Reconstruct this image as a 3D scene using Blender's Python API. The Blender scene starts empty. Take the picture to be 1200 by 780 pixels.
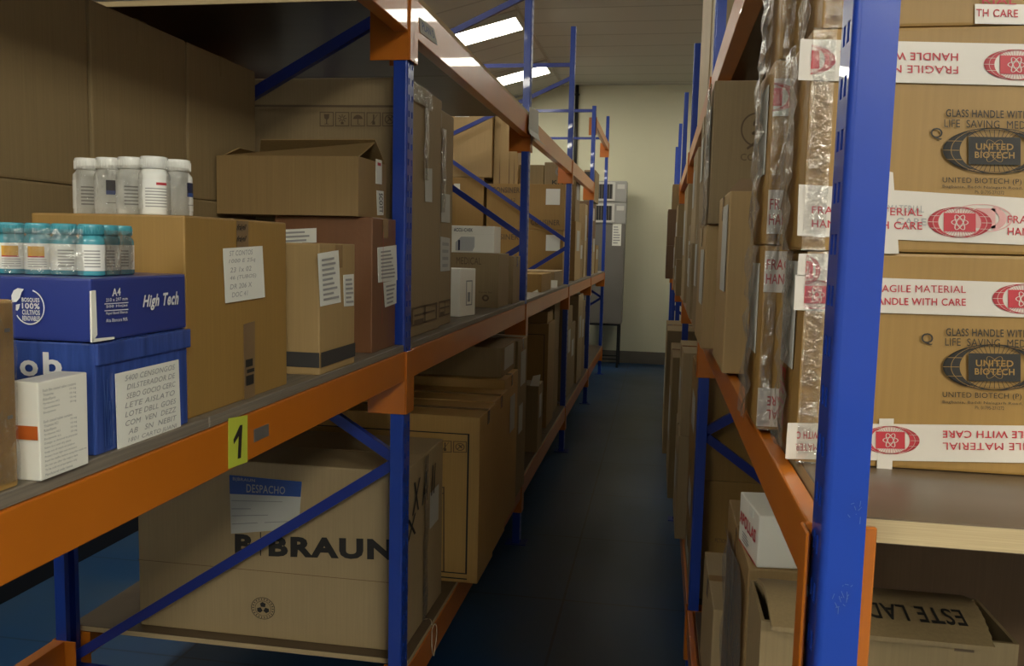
import bpy, bmesh, math, random
from mathutils import Vector, Matrix
random.seed(7)
SC = bpy.context.scene
COL = SC.collection

# ---------------------------------------------------------------- camera
F, PITCH, YAW, ROLL, H = 1002.17, -0.1001, -0.1685, 0.0235, 1.8502
def cam_axes():
    f = Vector((math.sin(YAW)*math.cos(PITCH), math.cos(YAW)*math.cos(PITCH), math.sin(PITCH)))
    r = Vector((math.cos(YAW), -math.sin(YAW), 0)); u = r.cross(f)
    r2 = math.cos(ROLL)*r + math.sin(ROLL)*u
    return r2, r2.cross(f), f
R_, U_, F_ = cam_axes(); EYE = Vector((0, 0, H))
cd = bpy.data.cameras.new('camera'); cam = bpy.data.objects.new('camera', cd); COL.objects.link(cam)
cam.matrix_world = Matrix(((R_.x, U_.x, -F_.x, 0), (R_.y, U_.y, -F_.y, 0), (R_.z, U_.z, -F_.z, H), (0, 0, 0, 1)))
cd.sensor_fit = 'HORIZONTAL'; cd.sensor_width = 36; cd.lens = F/1200*36; cd.clip_start = 0.05
SC.camera = cam

# ---------------------------------------------------------------- light and exposure
SC.view_settings.view_transform = 'Standard'; SC.view_settings.look = 'None'
SC.view_settings.gamma = 1; SC.view_settings.use_curve_mapping = False
SC.view_settings.exposure = 0.0
W = bpy.data.worlds.new('world'); SC.world = W; W.use_nodes = True
W.node_tree.nodes['Background'].inputs[0].default_value = (0.9, 0.95, 1, 1)
W.node_tree.nodes['Background'].inputs[1].default_value = 0.005
LAMP = 19.0
# ceiling fixtures: (x, y, strength factor); the two seen in the photograph stand at y 9.9 and 12.4
FIXTURES = [(-2.26, 12.4, 1), (-2.26, 9.9, 1), (-2.26, 7.4, 1), (-2.26, 4.9, .7), (-2.26, 2.4, .5), (-2.26, -.1, .5), (-2.26, -2.6, 2.5), (-2.26, -5.1, 3.5),
            (1.3, 11.9, 1), (1.3, 9.5, 1), (2.4, 7.4, .6), (2.4, 4.9, .5), (2.4, -.1, .6), (2.4, -2.6, 5), (2.4, -5.1, 8)]

XL, XR = -0.797, 0.167           # aisle faces of the two racks
ZL, ZM, ZR = 0.43, 1.53, 1.577   # deck heights: low, left middle, right middle

def at(px, py, x=None, y=None, z=None):
    """point of the place on a plane seen at a pixel of the 1200x780 frame"""
    d = F_ + R_*((px-600)/F) - U_*((py-390)/F)
    t = (x-EYE.x)/d.x if x is not None else (y-EYE.y)/d.y if y is not None else (z-EYE.z)/d.z
    return EYE + d*t
def ray(px, py): return F_ + R_*((px-600)/F) - U_*((py-390)/F)

# ---------------------------------------------------------------- materials
MATS = {}
def srgb(r, g, b):
    return tuple(((c/255)/12.92 if c/255 <= .04045 else ((c/255+.055)/1.055)**2.4) for c in (r, g, b)) + (1,)
def mat(name, col, rough=.6, vary=.12, scale=6, stretch=(1, 1, 1), bump=0, bscale=60, metal=0, coat=0, spec=.5, fine=0):
    if name in MATS: return MATS[name]
    m = bpy.data.materials.new(name); m.use_nodes = True; MATS[name] = m
    nt = m.node_tree; N = nt.nodes; L = nt.links; b = N['Principled BSDF']
    b.inputs['Roughness'].default_value = rough; b.inputs['Metallic'].default_value = metal
    b.inputs['Coat Weight'].default_value = coat; b.inputs['Specular IOR Level'].default_value = spec
    tc = N.new('ShaderNodeTexCoord'); mp = N.new('ShaderNodeMapping'); mp.inputs['Scale'].default_value = stretch
    L.new(tc.outputs['Object'], mp.inputs[0])
    no = N.new('ShaderNodeTexNoise'); no.inputs['Scale'].default_value = scale; no.inputs['Detail'].default_value = 4
    L.new(mp.outputs[0], no.inputs[0])
    mx = N.new('ShaderNodeMix'); mx.data_type = 'RGBA'
    mx.inputs['A'].default_value = tuple(c*(1-vary) for c in col[:3])+(1,)
    mx.inputs['B'].default_value = tuple(min(1, c*(1+vary)) for c in col[:3])+(1,)
    L.new(no.outputs[0], mx.inputs['Factor']); out = mx.outputs['Result']
    if fine:   # fine flute / grain streaks
        wv = N.new('ShaderNodeTexNoise'); wv.inputs['Scale'].default_value = 1
        m2 = N.new('ShaderNodeMapping'); m2.inputs['Scale'].default_value = (180, 180, 4); L.new(tc.outputs['Object'], m2.inputs[0]); L.new(m2.outputs[0], wv.inputs[0])
        mm = N.new('ShaderNodeMix'); mm.data_type = 'RGBA'; mm.blend_type = 'MULTIPLY'; mm.inputs['Factor'].default_value = fine
        L.new(out, mm.inputs['A']); L.new(wv.outputs[0], mm.inputs['B']); out = mm.outputs['Result']
    L.new(out, b.inputs['Base Color'])
    if bump:
        bn = N.new('ShaderNodeTexNoise'); bn.inputs['Scale'].default_value = bscale; L.new(mp.outputs[0], bn.inputs[0])
        bp = N.new('ShaderNodeBump'); bp.inputs['Strength'].default_value = bump; bp.inputs['Distance'].default_value = .01
        L.new(bn.outputs[0], bp.inputs['Height']); L.new(bp.outputs[0], b.inputs['Normal'])
    return m
card = mat('kraft_cardboard', (.35, .225, .09, 1), .62, .1, 3, bump=.05, bscale=40, fine=.25)
card_tan = mat('tan_cardboard', (.45, .30, .125, 1), .6, .08, 3, bump=.05, fine=.2)
card_pale = mat('pale_cardboard', (.44, .325, .17, 1), .6, .1, 3, bump=.05, fine=.2)
card_dull = mat('dull_brown_cardboard', (.33, .237, .115, 1), .7, .12, 3, bump=.06, fine=.25)
card_grey = mat('grey_brown_cardboard', (.33, .238, .122, 1), .7, .1, 3, bump=.06, fine=.25)
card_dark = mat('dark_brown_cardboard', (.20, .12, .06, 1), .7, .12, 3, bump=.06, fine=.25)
card_red = mat('reddish_brown_cardboard', (.23, .10, .042, 1), .45, .12, 3, bump=.05, fine=.2)
card_gold = mat('golden_cardboard', (.36, .208, .054, 1), .5, .08, 4, bump=.06, bscale=25, fine=.2)
card_amber = mat('amber_cardboard', (.58, .35, .105, 1), .5, .08, 3, bump=.05, fine=.2)
card_in = mat('cardboard_inside', (.22, .14, .07, 1), .8, .1)
tape = mat('brown_packing_tape', (.34, .21, .09, 1), .22, .1, 20, coat=.4, bump=.1, bscale=30)
tape_dark = mat('dark_printed_tape', (.22, .14, .07, 1), .3, .15, 20, coat=.3)
white_card = mat('white_coated_carton', (.88, .86, .76, 1), .4, .04, 5)
paper = mat('white_paper', (.82, .82, .74, 1), .7, .05, 8, bump=.1, bscale=12)
paper_grey = mat('greyish_paper_label', (.50, .50, .45, 1), .6, .08, 10)
ink_black = mat('black_ink', (.02, .018, .015, 1), .6, .1)
ink_brown = mat('faded_brown_ink', (.13, .085, .045, 1), .7, .2)
ink_grey = mat('grey_pencil', (.30, .30, .29, 1), .8, .1)
ink_lgrey = mat('pale_pencil', (.36, .36, .35, 1), .8, .1)
ink_red = mat('red_ink', (.50, .035, .05, 1), .5, .15)
ink_pink = mat('faded_pink_ink', (.62, .33, .31, 1), .5, .1)
ink_white = mat('white_ink', (.75, .76, .78, 1), .5, .04)
ink_blue = mat('blue_ink', (.03, .08, .30, 1), .5, .1)
ink_navy = mat('dark_navy_ink', (.015, .02, .06, 1), .5, .1)
blue_box = mat('navy_blue_printed_carton', (.026, .045, .24, 1), .35, .1, 4, coat=.2)
blue_wrap = mat('blue_wrapped_carton', (.035, .075, .30, 1), .25, .6, 9, stretch=(6, 6, .6), coat=.6, bump=.25, bscale=15)
frag = mat('white_printed_tape', (.66, .61, .54, 1), .3, .05, 10, coat=.3, bump=.05, bscale=30)
post_blue = mat('blue_enamel', (.012, .05, .36, 1), .32, .12, 9, coat=.35, bump=.04, bscale=30)
brace_blue = mat('dark_blue_enamel', (.012, .03, .24, 1), .35, .1, 9, coat=.3)
orange = mat('orange_enamel', (.55, .155, .010, 1), .33, .12, 5, coat=.3, bump=.04, bscale=20)
steel = mat('galvanised_steel', (.42, .42, .40, 1), .4, .15, 20, metal=.8)
ply_edge = mat('plywood_edge', (.52, .39, .20, 1), .65, .35, 3, stretch=(2, 2, 160))
ply_top = mat('worn_plywood_face', (.20, .14, .075, 1), .38, .2, 5, stretch=(1, 6, 1), coat=.15)
deck_grey = mat('weathered_deck_board', (.20, .17, .13, 1), .55, .55, 8, stretch=(8, .6, 40))
yellow = mat('yellow_green_tag', (.55, .62, .06, 1), .5, .05)
teal = mat('teal_plastic', (.07, .34, .42, 1), .25, .08, 20, coat=.5)
white_pl = mat('white_plastic', (.9, .9, .85, 1), .25, .03, 20, coat=.5)
label_wh = mat('glossy_white_label', (.86, .86, .82, 1), .3, .06, 40, coat=.3)
label_or = mat('orange_label_band', (.72, .40, .05, 1), .3, .05, coat=.3)
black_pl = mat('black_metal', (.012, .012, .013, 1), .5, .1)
grey_metal = mat('grey_painted_metal', (.17, .16, .14, 1), .5, .08, 4)
ac_white = mat('off_white_plastic', (.60, .59, .54, 1), .45, .04)
ac_grey = mat('pale_grey_plastic', (.36, .355, .33, 1), .45, .04)
string_m = mat('cream_string', (.6, .52, .36, 1), .8, .1)

def film_mat():
    m = bpy.data.materials.new('clear_plastic_film'); m.use_nodes = True; nt = m.node_tree; N = nt.nodes; L = nt.links
    N.remove(N['Principled BSDF']); o = N['Material Output']
    t = N.new('ShaderNodeBsdfTransparent'); g = N.new('ShaderNodeBsdfGlossy'); g.inputs['Roughness'].default_value = .14
    g.inputs['Color'].default_value = (.9, .9, .86, 1)
    d = N.new('ShaderNodeBsdfDiffuse'); d.inputs['Color'].default_value = (.7, .7, .66, 1)
    lw = N.new('ShaderNodeLayerWeight'); lw.inputs['Blend'].default_value = .35
    no = N.new('ShaderNodeTexNoise'); no.inputs['Scale'].default_value = 28; no.inputs['Detail'].default_value = 5
    tc = N.new('ShaderNodeTexCoord'); L.new(tc.outputs['Object'], no.inputs[0])
    bp = N.new('ShaderNodeBump'); bp.inputs['Strength'].default_value = .9; bp.inputs['Distance'].default_value = .02
    L.new(no.outputs[0], bp.inputs['Height'])
    for q in (g, lw): L.new(bp.outputs[0], q.inputs['Normal'])
    a = N.new('ShaderNodeMixShader'); a.inputs[0].default_value = .22; L.new(g.outputs[0], a.inputs[1]); L.new(d.outputs[0], a.inputs[2])
    ma = N.new('ShaderNodeMath'); ma.operation = 'MULTIPLY_ADD'; ma.inputs[1].default_value = .75; ma.inputs[2].default_value = .14
    L.new(lw.outputs['Fresnel'], ma.inputs[0])
    x = N.new('ShaderNodeMixShader'); L.new(ma.outputs[0], x.inputs[0]); L.new(t.outputs[0], x.inputs[1]); L.new(a.outputs[0], x.inputs[2])
    L.new(x.outputs[0], o.inputs[0]); return m
film = film_mat()
def emit_mat(name, s):
    m = bpy.data.materials.new(name); m.use_nodes = True; b = m.node_tree.nodes['Principled BSDF']
    b.inputs['Base Color'].default_value = (.8, .8, .75, 1); b.inputs['Emission Color'].default_value = (1, .95, .80, 1)
    b.inputs['Emission Strength'].default_value = s; return m

# ---------------------------------------------------------------- mesh builder
ORG = {}
class MB:
    def __init__(s): s.bm = bmesh.new(); s.slots = []
    def mi(s, m):
        if m is None: return 0
        if m not in s.slots: s.slots.append(m)
        return s.slots.index(m)
    def hexa(s, P, m=None):
        v = [s.bm.verts.new(p) for p in P]; k = s.mi(m)
        for f in ((3, 2, 1, 0), (4, 5, 6, 7), (0, 1, 5, 4), (1, 2, 6, 5), (2, 3, 7, 6), (3, 0, 4, 7)):
            s.bm.faces.new([v[i] for i in f]).material_index = k
        return v
    def box(s, x0, x1, y0, y1, z0, z1, m=None):
        return s.hexa([(x0, y0, z0), (x1, y0, z0), (x1, y1, z0), (x0, y1, z0), (x0, y0, z1), (x1, y0, z1), (x1, y1, z1), (x0, y1, z1)], m)
    def bar(s, p, q, w, t, up=(0, 1, 0), m=None):
        p, q, up = Vector(p), Vector(q), Vector(up); d = (q-p).normalized(); a = d.cross(up).normalized()*w/2; b = a.cross(d).normalized()*t/2
        return s.hexa([p-a-b, p+a-b, p+a+b, p-a+b, q-a-b, q+a-b, q+a+b, q-a+b], m)
    def quad(s, P, m=None):
        f = s.bm.faces.new([s.bm.verts.new(p) for p in P]); f.material_index = s.mi(m); return f
    def poly(s, P, m=None): return s.quad(P, m)
    def slab(s, P, n, t, m=None):
        """polygon P (counter-clockwise from outside) thickened by t along -n"""
        n = Vector(n); a = [s.bm.verts.new(p) for p in P]; b = [s.bm.verts.new(Vector(p)-n*t) for p in P]; k = s.mi(m)
        s.bm.faces.new(a).material_index = k; s.bm.faces.new(b[::-1]).material_index = k
        for i in range(len(P)):
            j = (i+1) % len(P); s.bm.faces.new((a[j], a[i], b[i], b[j])).material_index = k
    def lathe(s, prof, c, seg=24, m=None, a0=0, a1=2*math.pi):
        k = s.mi(m); c = Vector(c); full = abs(a1-a0-2*math.pi) < 1e-6; n = seg if full else seg+1
        rings = [[s.bm.verts.new(c+Vector((r*math.cos(a0+(a1-a0)*i/seg), r*math.sin(a0+(a1-a0)*i/seg), z))) for i in range(n)] for r, z in prof]
        for A, B in zip(rings, rings[1:]):
            for i in range(seg):
                j = (i+1) % n; f = s.bm.faces.new((A[i], A[j], B[j], B[i])); f.material_index = k; f.smooth = True
        if full:
            for ring in (rings[0][::-1], rings[-1]):
                s.bm.faces.new(ring).material_index = k
    def tube(s, pts, r, seg=8, m=None):
        pts = [Vector(p) for p in pts]; k = s.mi(m); rings = []
        for i, p in enumerate(pts):
            d = (pts[min(i+1, len(pts)-1)]-pts[max(i-1, 0)]).normalized(); up = Vector((0, 0, 1)) if abs(d.z) < .9 else Vector((1, 0, 0))
            a = d.cross(up).normalized(); b = a.cross(d)
            rings.append([s.bm.verts.new(p+a*r*math.cos(2*math.pi*j/seg)+b*r*math.sin(2*math.pi*j/seg)) for j in range(seg)])
        for A, B in zip(rings, rings[1:]):
            for j in range(seg):
                f = s.bm.faces.new((A[j], A[(j+1) % seg], B[(j+1) % seg], B[j])); f.material_index = k; f.smooth = True
        s.bm.faces.new(rings[0][::-1]); s.bm.faces.new(rings[-1])
    def bevel(s, w, seg=2):
        bmesh.ops.bevel(s.bm, geom=s.bm.edges[:], offset=w, segments=seg, affect='EDGES', profile=.6)
    def build(s, name, m, parent=None, loc=None):
        """links everything gathered as ONE object; vertices were given in world space"""
        if not s.slots: s.slots = [m]
        o0 = ORG[parent.name] if parent is not None else Vector(loc or (0, 0, 0))
        bmesh.ops.translate(s.bm, verts=s.bm.verts[:], vec=-o0)
        me = bpy.data.meshes.new(name); s.bm.to_mesh(me); s.bm.free()
        for q in s.slots: me.materials.append(q if q is not None else m)
        o = bpy.data.objects.new(name, me); COL.objects.link(o); ORG[o.name] = o0
        if parent is not None: o.parent = parent
        else: o.location = o0
        return o
def tag(o, label=None, cat=None, group=None, kind=None):
    for k, v in (('label', label), ('category', cat), ('group', group), ('kind', kind)):
        if v: o[k] = v
    return o
def thing(name, label, cat, loc, group=None):
    o = bpy.data.objects.new(name, None); COL.objects.link(o); o.location = loc; ORG[o.name] = Vector(loc); o.empty_display_size = .1
    return tag(o, label, cat, group)
def kids(o): return [c for c in bpy.data.objects if c.parent == o]
def copy_tree(o, loc=None, parent=None, kid_map=None):
    c = o.copy(); COL.objects.link(c); c.parent = parent; ORG[c.name] = ORG[o.name]
    if loc is not None: c.location = loc
    for k in kids(o): copy_tree(k, None, c)
    return c

# ---------------------------------------------------------------- text
TXT = {}
def text_geo(s, bold=0, shear=0):
    if 'M' in s: bold = 0
    key = (s, bold, shear)
    if key in TXT: return TXT[key]
    cu = bpy.data.curves.new('t', 'FONT'); cu.body = s; cu.offset = bold; cu.shear = shear; cu.resolution_u = 3; cu.space_character = 1.05 + 2*bold
    ob = bpy.data.objects.new('t', cu); COL.objects.link(ob); dg = bpy.context.evaluated_depsgraph_get()
    me = bpy.data.meshes.new_from_object(ob.evaluated_get(dg))
    vs = [(v.co.x, v.co.y) for v in me.vertices]; fs = [tuple(p.vertices) for p in me.polygons]
    bpy.data.objects.remove(ob); bpy.data.curves.remove(cu); bpy.data.meshes.remove(me)
    x0, x1 = min(v[0] for v in vs), max(v[0] for v in vs); y0, y1 = min(v[1] for v in vs), max(v[1] for v in vs)
    TXT[key] = ([((a-x0)/(x1-x0), (b-y0)/(y1-y0)) for a, b in vs], fs); return TXT[key]

# ---------------------------------------------------------------- cartons
class Box:
    """an upright box; faces F (towards -y), A (+x), W (-x), B (+y), T (top)"""
    def __init__(s, x0, x1, y0, y1, z0, z1, yaw=0):
        s.c = Vector(((x0+x1)/2, (y0+y1)/2, z0)); s.w, s.d, s.h = x1-x0, y1-y0, z1-z0
        c, n = math.cos(yaw), math.sin(yaw); s.ex = Vector((c, n, 0)); s.ey = Vector((-n, c, 0)); s.ez = Vector((0, 0, 1)); s.root = None
    def wp(s, x, y, z): return s.c + s.ex*x + s.ey*y + s.ez*z
    def face(s, f):
        w, d, h = s.w/2, s.d/2, s.h
        return {'F': (s.wp(-w, -d, 0), s.ex, s.ez, -s.ey, s.w, h), 'A': (s.wp(w, -d, 0), s.ey, s.ez, s.ex, s.d, h),
                'W': (s.wp(-w, d, 0), -s.ey, s.ez, -s.ex, s.d, h), 'T': (s.wp(-w, -d, h), s.ex, s.ey, s.ez, s.w, s.d)}[f]
    def pt(s, f, u, v, off=0):
        O, U, V, N, a, b = s.face(f); return O + U*u + V*v + N*off
    def uv(s, f, px, py):
        O, U, V, N, a, b = s.face(f); d = ray(px, py); t = (O-EYE).dot(N)/d.dot(N); p = EYE+d*t-O; return p.dot(U), p.dot(V)
    def quad(s, f, *px): return (f, [s.uv(f, *q) for q in px])                     # TL TR BR BL pixels
    def rect(s, f, tl, br):
        (u0, v1), (u1, v0) = s.uv(f, *tl), s.uv(f, *br); return (f, [(u0, v1), (u1, v1), (u1, v0), (u0, v0)])
    def fr(s, f, a, b, c, d):                                                       # fractions left, bottom, right, top
        O, U, V, N, w, h = s.face(f); return (f, [(a*w, d*h), (c*w, d*h), (c*w, b*h), (a*w, b*h)])
def qmap(Q, x, y):
    tl, tr, br, bl = Q[1]
    return tuple((bl[i]*(1-x)+br[i]*x)*(1-y)+(tl[i]*(1-x)+tr[i]*x)*y for i in (0, 1))
def sub(Q, a, b, c, d): return (Q[0], [qmap(Q, a, d), qmap(Q, c, d), qmap(Q, c, b), qmap(Q, a, b)])
def rot180(Q): return (Q[0], [Q[1][2], Q[1][3], Q[1][0], Q[1][1]])
def rot90(Q): return (Q[0], [Q[1][1], Q[1][2], Q[1][3], Q[1][0]])      # text reads downwards -> up direction to the left
class Ink:
    def __init__(s, box, off=.0022): s.b = box; s.mb = MB(); s.off = off
    def text(s, Q, t, bold=0, shear=0):
        vs, fs = text_geo(t, bold, shear); w, h = s.b.face(Q[0])[4:]
        U = [qmap(Q, x, y) for x, y in vs]
        if any(not (0 <= u <= w and 0 <= v <= h) for u, v in U):
            for f in fs: s.poly(Q, [vs[i] for i in f])
            return s
        V = [s.mb.bm.verts.new(s.b.pt(Q[0], *qmap(Q, x, y), s.off)) for x, y in vs]
        for f in fs:
            try: s.mb.bm.faces.new([V[i] for i in f])
            except ValueError: pass
        return s
    def poly(s, Q, pts, off=0):
        P = [qmap(Q, x, y) for x, y in pts]; w, h = s.b.face(Q[0])[4:]
        for ax, lim, sg in ((0, .001, 1), (0, w-.001, -1), (1, .001, 1), (1, h-.001, -1)):
            o = []
            for i, p in enumerate(P):
                r = P[i-1]; a, c = sg*(r[ax]-lim), sg*(p[ax]-lim)
                if (a >= 0) != (c >= 0): t = a/(a-c); o.append((r[0]+(p[0]-r[0])*t, r[1]+(p[1]-r[1])*t))
                if c >= 0: o.append(p)
            P = o
            if len(P) < 3: return s
        s.mb.poly([s.b.pt(Q[0], *p, s.off+off) for p in P]); return s
    def rect(s, Q, a=0, b=0, c=1, d=1): return s.poly(Q, [(a, b), (c, b), (c, d), (a, d)])
    def frame(s, Q, t, tv=None):
        tv = tv or t
        for r in ((0, 0, 1, tv), (0, 1-tv, 1, 1), (0, tv, t, 1-tv), (1-t, tv, 1, 1-tv)): s.rect(Q, *r)
        return s
    def line(s, Q, p, q, t):
        dx, dy = q[0]-p[0], q[1]-p[1]; l = math.hypot(dx, dy) or 1; nx, ny = -dy/l*t/2, dx/l*t/2
        return s.poly(Q, [(p[0]+nx, p[1]+ny), (p[0]-nx, p[1]-ny), (q[0]-nx, q[1]-ny), (q[0]+nx, q[1]+ny)])
    def arc(s, Q, cx, cy, rx, ry, t, a0=0, a1=360, n=40, rot=0):
        c, k = math.cos(rot), math.sin(rot)
        def P(a, f):
            x, y = (rx*f)*math.cos(a), (ry*f)*math.sin(a); return (cx+x*c-y*k, cy+x*k+y*c)
        for i in range(n):
            a, b = math.radians(a0+(a1-a0)*i/n), math.radians(a0+(a1-a0)*(i+1)/n)
            s.poly(Q, [P(a, 1), P(b, 1), P(b, 1-t), P(a, 1-t)])
        return s
    def done(s, m, parent, name='printed_text', label=None): return tag(s.mb.build(name, m, parent), label)

def carton(label, x0, x1, y0, y1, z0, z1, m=card, name='cardboard_carton', cat='carton', group=None, seam=None, tp=None, yaw=0, bev=.004, jit=.0025, tape_m=None, ends='FAW', drop=.06):
    """closed carton; seam 'x' or 'y' = direction of the flap joint on top, with a strip of tape along it"""
    b = Box(x0, x1, y0, y1, z0, z1, yaw); b.root = thing(name, label, cat, b.c, group)
    mb = MB(); w, d, h = b.w/2, b.d/2, b.h
    P = [b.wp(sx*w, sy*d, z) for z in (0, h) for sx, sy in ((-1, -1), (1, -1), (1, 1), (-1, 1))]
    P = [p-b.ez*0 - (b.ex*((p-b.c).dot(b.ex) > 0 and 1 or -1)*random.random()*jit) - (b.ey*((p-b.c).dot(b.ey) > 0 and 1 or -1)*random.random()*jit) for p in P]
    mb.hexa(P); mb.bevel(min(bev, h/5, w/3, d/3), 2); b.body = mb.build('body', m, b.root)
    if seam:
        tw = .024; t = MB(); g = MB()
        if seam == 'x':
            t.slab([b.pt('T', u, v, .0012) for u, v in ((0.003, d-tw), (b.w-.003, d-tw), (b.w-.003, d+tw), (.003, d+tw))], b.ez, .001)
            for f in 'AW':
                if f in ends: t.slab([b.pt(f, u, v, .0012) for u, v in ((d-tw, h-drop), (d+tw, h-drop), (d+tw, h-.003), (d-tw, h-.003))], b.face(f)[3], .001)
        else:
            t.slab([b.pt('T', u, v, .0012) for u, v in ((w-tw, .003), (w+tw, .003), (w+tw, b.d-.003), (w-tw, b.d-.003))], b.ez, .001)
            if 'F' in ends: t.slab([b.pt('F', u, v, .0012) for u, v in ((w-tw, h-drop), (w+tw, h-drop), (w+tw, h-.003), (w-tw, h-.003))], -b.ey, .001)
        t.build('packing_tape', tape_m or tape, b.root)
    return b
def plate(b, Q, m=paper, name='paper_label', label=None, off=.0015, curl=0):
    """a sheet stuck on a face"""
    mb = MB(); P = [b.pt(Q[0], *Q[1][i], off) for i in (3, 2, 1, 0)]
    N = b.face(Q[0])[3]
    if not curl: mb.slab(P, N, .0012)
    else:
        n = 6
        for i in range(n):
            a, c = i/n, (i+1)/n
            o = lambda t: off + curl*max(0, .3-t)**2*11
            p = [b.pt(Q[0], *qmap(Q, x, y), o(y)) for x, y in ((0, a), (1, a), (1, c), (0, c))]
            mb.slab(p, N, .001)
    return tag(mb.build(name, m, b.root), label)
def scribble(b, parent, Q, lines, m=None, shear=.25, name='handwriting'):
    k = Ink(b, .0038); n = len(lines)
    for i, t in enumerate(lines):
        if not t: continue
        y = 1-(i+1)/n; k.text(sub(Q, .06+.05*random.random(), y+.25/n, .06+min(.88, .065*len(t)+.08), y+.85/n), t, 0, shear)
    return k.done(m or ink_grey, parent, name)
def small_print(b, parent, Q, n, m=ink_grey, fill=.45, rag=.35, name='printed_lines'):
    k = Ink(b, .0036)
    for i in range(n):
        y = 1-(i+.8)/n; k.rect(Q, .04, y, .96-rag*random.random(), y+fill/n)
    return k.done(m, parent, name)
def printed(b, Q, n=6, m=paper, name='paper_label', ink=ink_lgrey):
    l = plate(b, Q, m, name); small_print(b, l, sub(Q, .08, .08, .92, .92), n, ink); return l
def clear_tape(b, f, u0, u1, v0, v1, amp=.004, n=14, name='clear_tape', m=None):
    """crinkled strip of transparent film lying on a face"""
    mb = MB(); O, U, V, N, w, h = b.face(f); k = 4
    g = [[mb.bm.verts.new(b.pt(f, u0+(u1-u0)*i/k, v0+(v1-v0)*j/n, .0022+amp*random.random())) for i in range(k+1)] for j in range(n+1)]
    for j in range(n):
        for i in range(k):
            mb.bm.faces.new((g[j][i], g[j][i+1], g[j+1][i+1], g[j+1][i])).smooth = True
    return mb.build(name, m or film, b.root)
def emblem(b, parent, Q, m, light, words=None, ghost=None):
    """globe emblem: an ellipse with two lens shapes, a panel with an atom, and meridian lines"""
    k = Ink(b, .0026); l = Ink(b, .0032); n = 20
    k.arc(Q, .5, .5, .5, .5, .035, n=56); k.arc(Q, .5, .5, .46, .46, .02, n=56)
    for s in (-1, 1):
        def X(y, e): return .5+s*e*math.sqrt(max(0, 1-((y-.5)/.5)**2))
        for i in range(n):
            ya, yb = .1+.8*i/n, .1+.8*(i+1)/n
            k.poly(Q, [(X(ya, .335), ya), (X(ya, .49), ya), (X(yb, .49), yb), (X(yb, .335), yb)])
        for y in (.3, .5, .7): l.line(Q, (X(y, .34), y), (X(y, .5), y), .012)
        for e in (.42,):
            for i in range(12):
                ya, yb = .08+.84*i/12, .08+.84*(i+1)/12; l.line(Q, (X(ya, e), ya), (X(yb, e), yb), .006)
    k.rect(Q, .25, .2, .75, .8)
    for i in range(-5, 6):
        for s in (0, 1): k.line(Q, (.5+i*.035, .2 if s == 0 else .8), (.5+i*.05, .04+abs(i)*.006 if s == 0 else .96-abs(i)*.006), .006)
    for r in (0, math.radians(60), math.radians(120)):
        c_, s_ = math.cos(r), math.sin(r)
        def E(a): x, y = .27*math.cos(a), .10*math.sin(a); return (.5+(x*c_-y*s_)/2.1, .5+x*s_+y*c_)
        for i in range(24): l.line(Q, E(2*math.pi*i/24), E(2*math.pi*(i+1)/24), .016 if not words else .006)
    k.arc(Q, .5, .5, .33, .5, .04, 40, 140, 20); k.arc(Q, .5, .5, .33, .5, .04, 220, 320, 20)
    if words:
        l.text(sub(Q, .32, .52, .68, .66), words[0], .02); l.text(sub(Q, .31, .34, .69, .48), words[1], .02)
    k.done(m, parent, 'printed_emblem'); l.done(light, parent, 'emblem_lines')

# ================================================================ THE ROOM
XW0, XW1, YW0, YW1, ZC, XH = -4.6, 4.2, -9.5, 14.06, 4.46, -1.65
def floor_material():
    m = bpy.data.materials.new('blue_painted_floor'); m.use_nodes = True; N = m.node_tree.nodes; L = m.node_tree.links; b = N['Principled BSDF']
    tc = N.new('ShaderNodeTexCoord'); n1 = N.new('ShaderNodeTexNoise'); n1.inputs['Scale'].default_value = 1.3; n1.inputs['Detail'].default_value = 6
    L.new(tc.outputs['Object'], n1.inputs[0]); cr = N.new('ShaderNodeValToRGB'); L.new(n1.outputs[0], cr.inputs[0])
    cr.color_ramp.elements[0].position = .38; cr.color_ramp.elements[0].color = (.014, .058, .15, 1)
    cr.color_ramp.elements[1].position = .68; cr.color_ramp.elements[1].color = (.034, .072, .125, 1)
    mp = N.new('ShaderNodeMapping'); mp.inputs['Location'].default_value = (.43, -.35, 0); L.new(tc.outputs['Object'], mp.inputs[0])
    sp = N.new('ShaderNodeSeparateXYZ'); L.new(mp.outputs[0], sp.inputs[0]); prev = None
    for ax, size in (('X', 1.6), ('Y', 1.0)):
        pp = N.new('ShaderNodeMath'); pp.operation = 'PINGPONG'; pp.inputs[1].default_value = size/2; L.new(sp.outputs[ax], pp.inputs[0])
        lt = N.new('ShaderNodeMath'); lt.operation = 'LESS_THAN'; lt.inputs[1].default_value = .006; L.new(pp.outputs[0], lt.inputs[0])
        if prev is None: prev = lt
        else:
            mx = N.new('ShaderNodeMath'); mx.operation = 'MAXIMUM'; L.new(prev.outputs[0], mx.inputs[0]); L.new(lt.outputs[0], mx.inputs[1]); prev = mx
    fa = N.new('ShaderNodeMath'); fa.operation = 'MULTIPLY'; fa.inputs[1].default_value = .6; L.new(prev.outputs[0], fa.inputs[0])
    mx = N.new('ShaderNodeMix'); mx.data_type = 'RGBA'; mx.inputs['B'].default_value = (.008, .012, .022, 1)
    L.new(fa.outputs[0], mx.inputs['Factor']); L.new(cr.outputs[0], mx.inputs['A']); L.new(mx.outputs['Result'], b.inputs['Base Color'])
    rr = N.new('ShaderNodeMapRange'); rr.inputs['To Min'].default_value = .28; rr.inputs['To Max'].default_value = .5; L.new(n1.outputs[0], rr.inputs[0]); L.new(rr.outputs[0], b.inputs['Roughness'])
    return m
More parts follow.
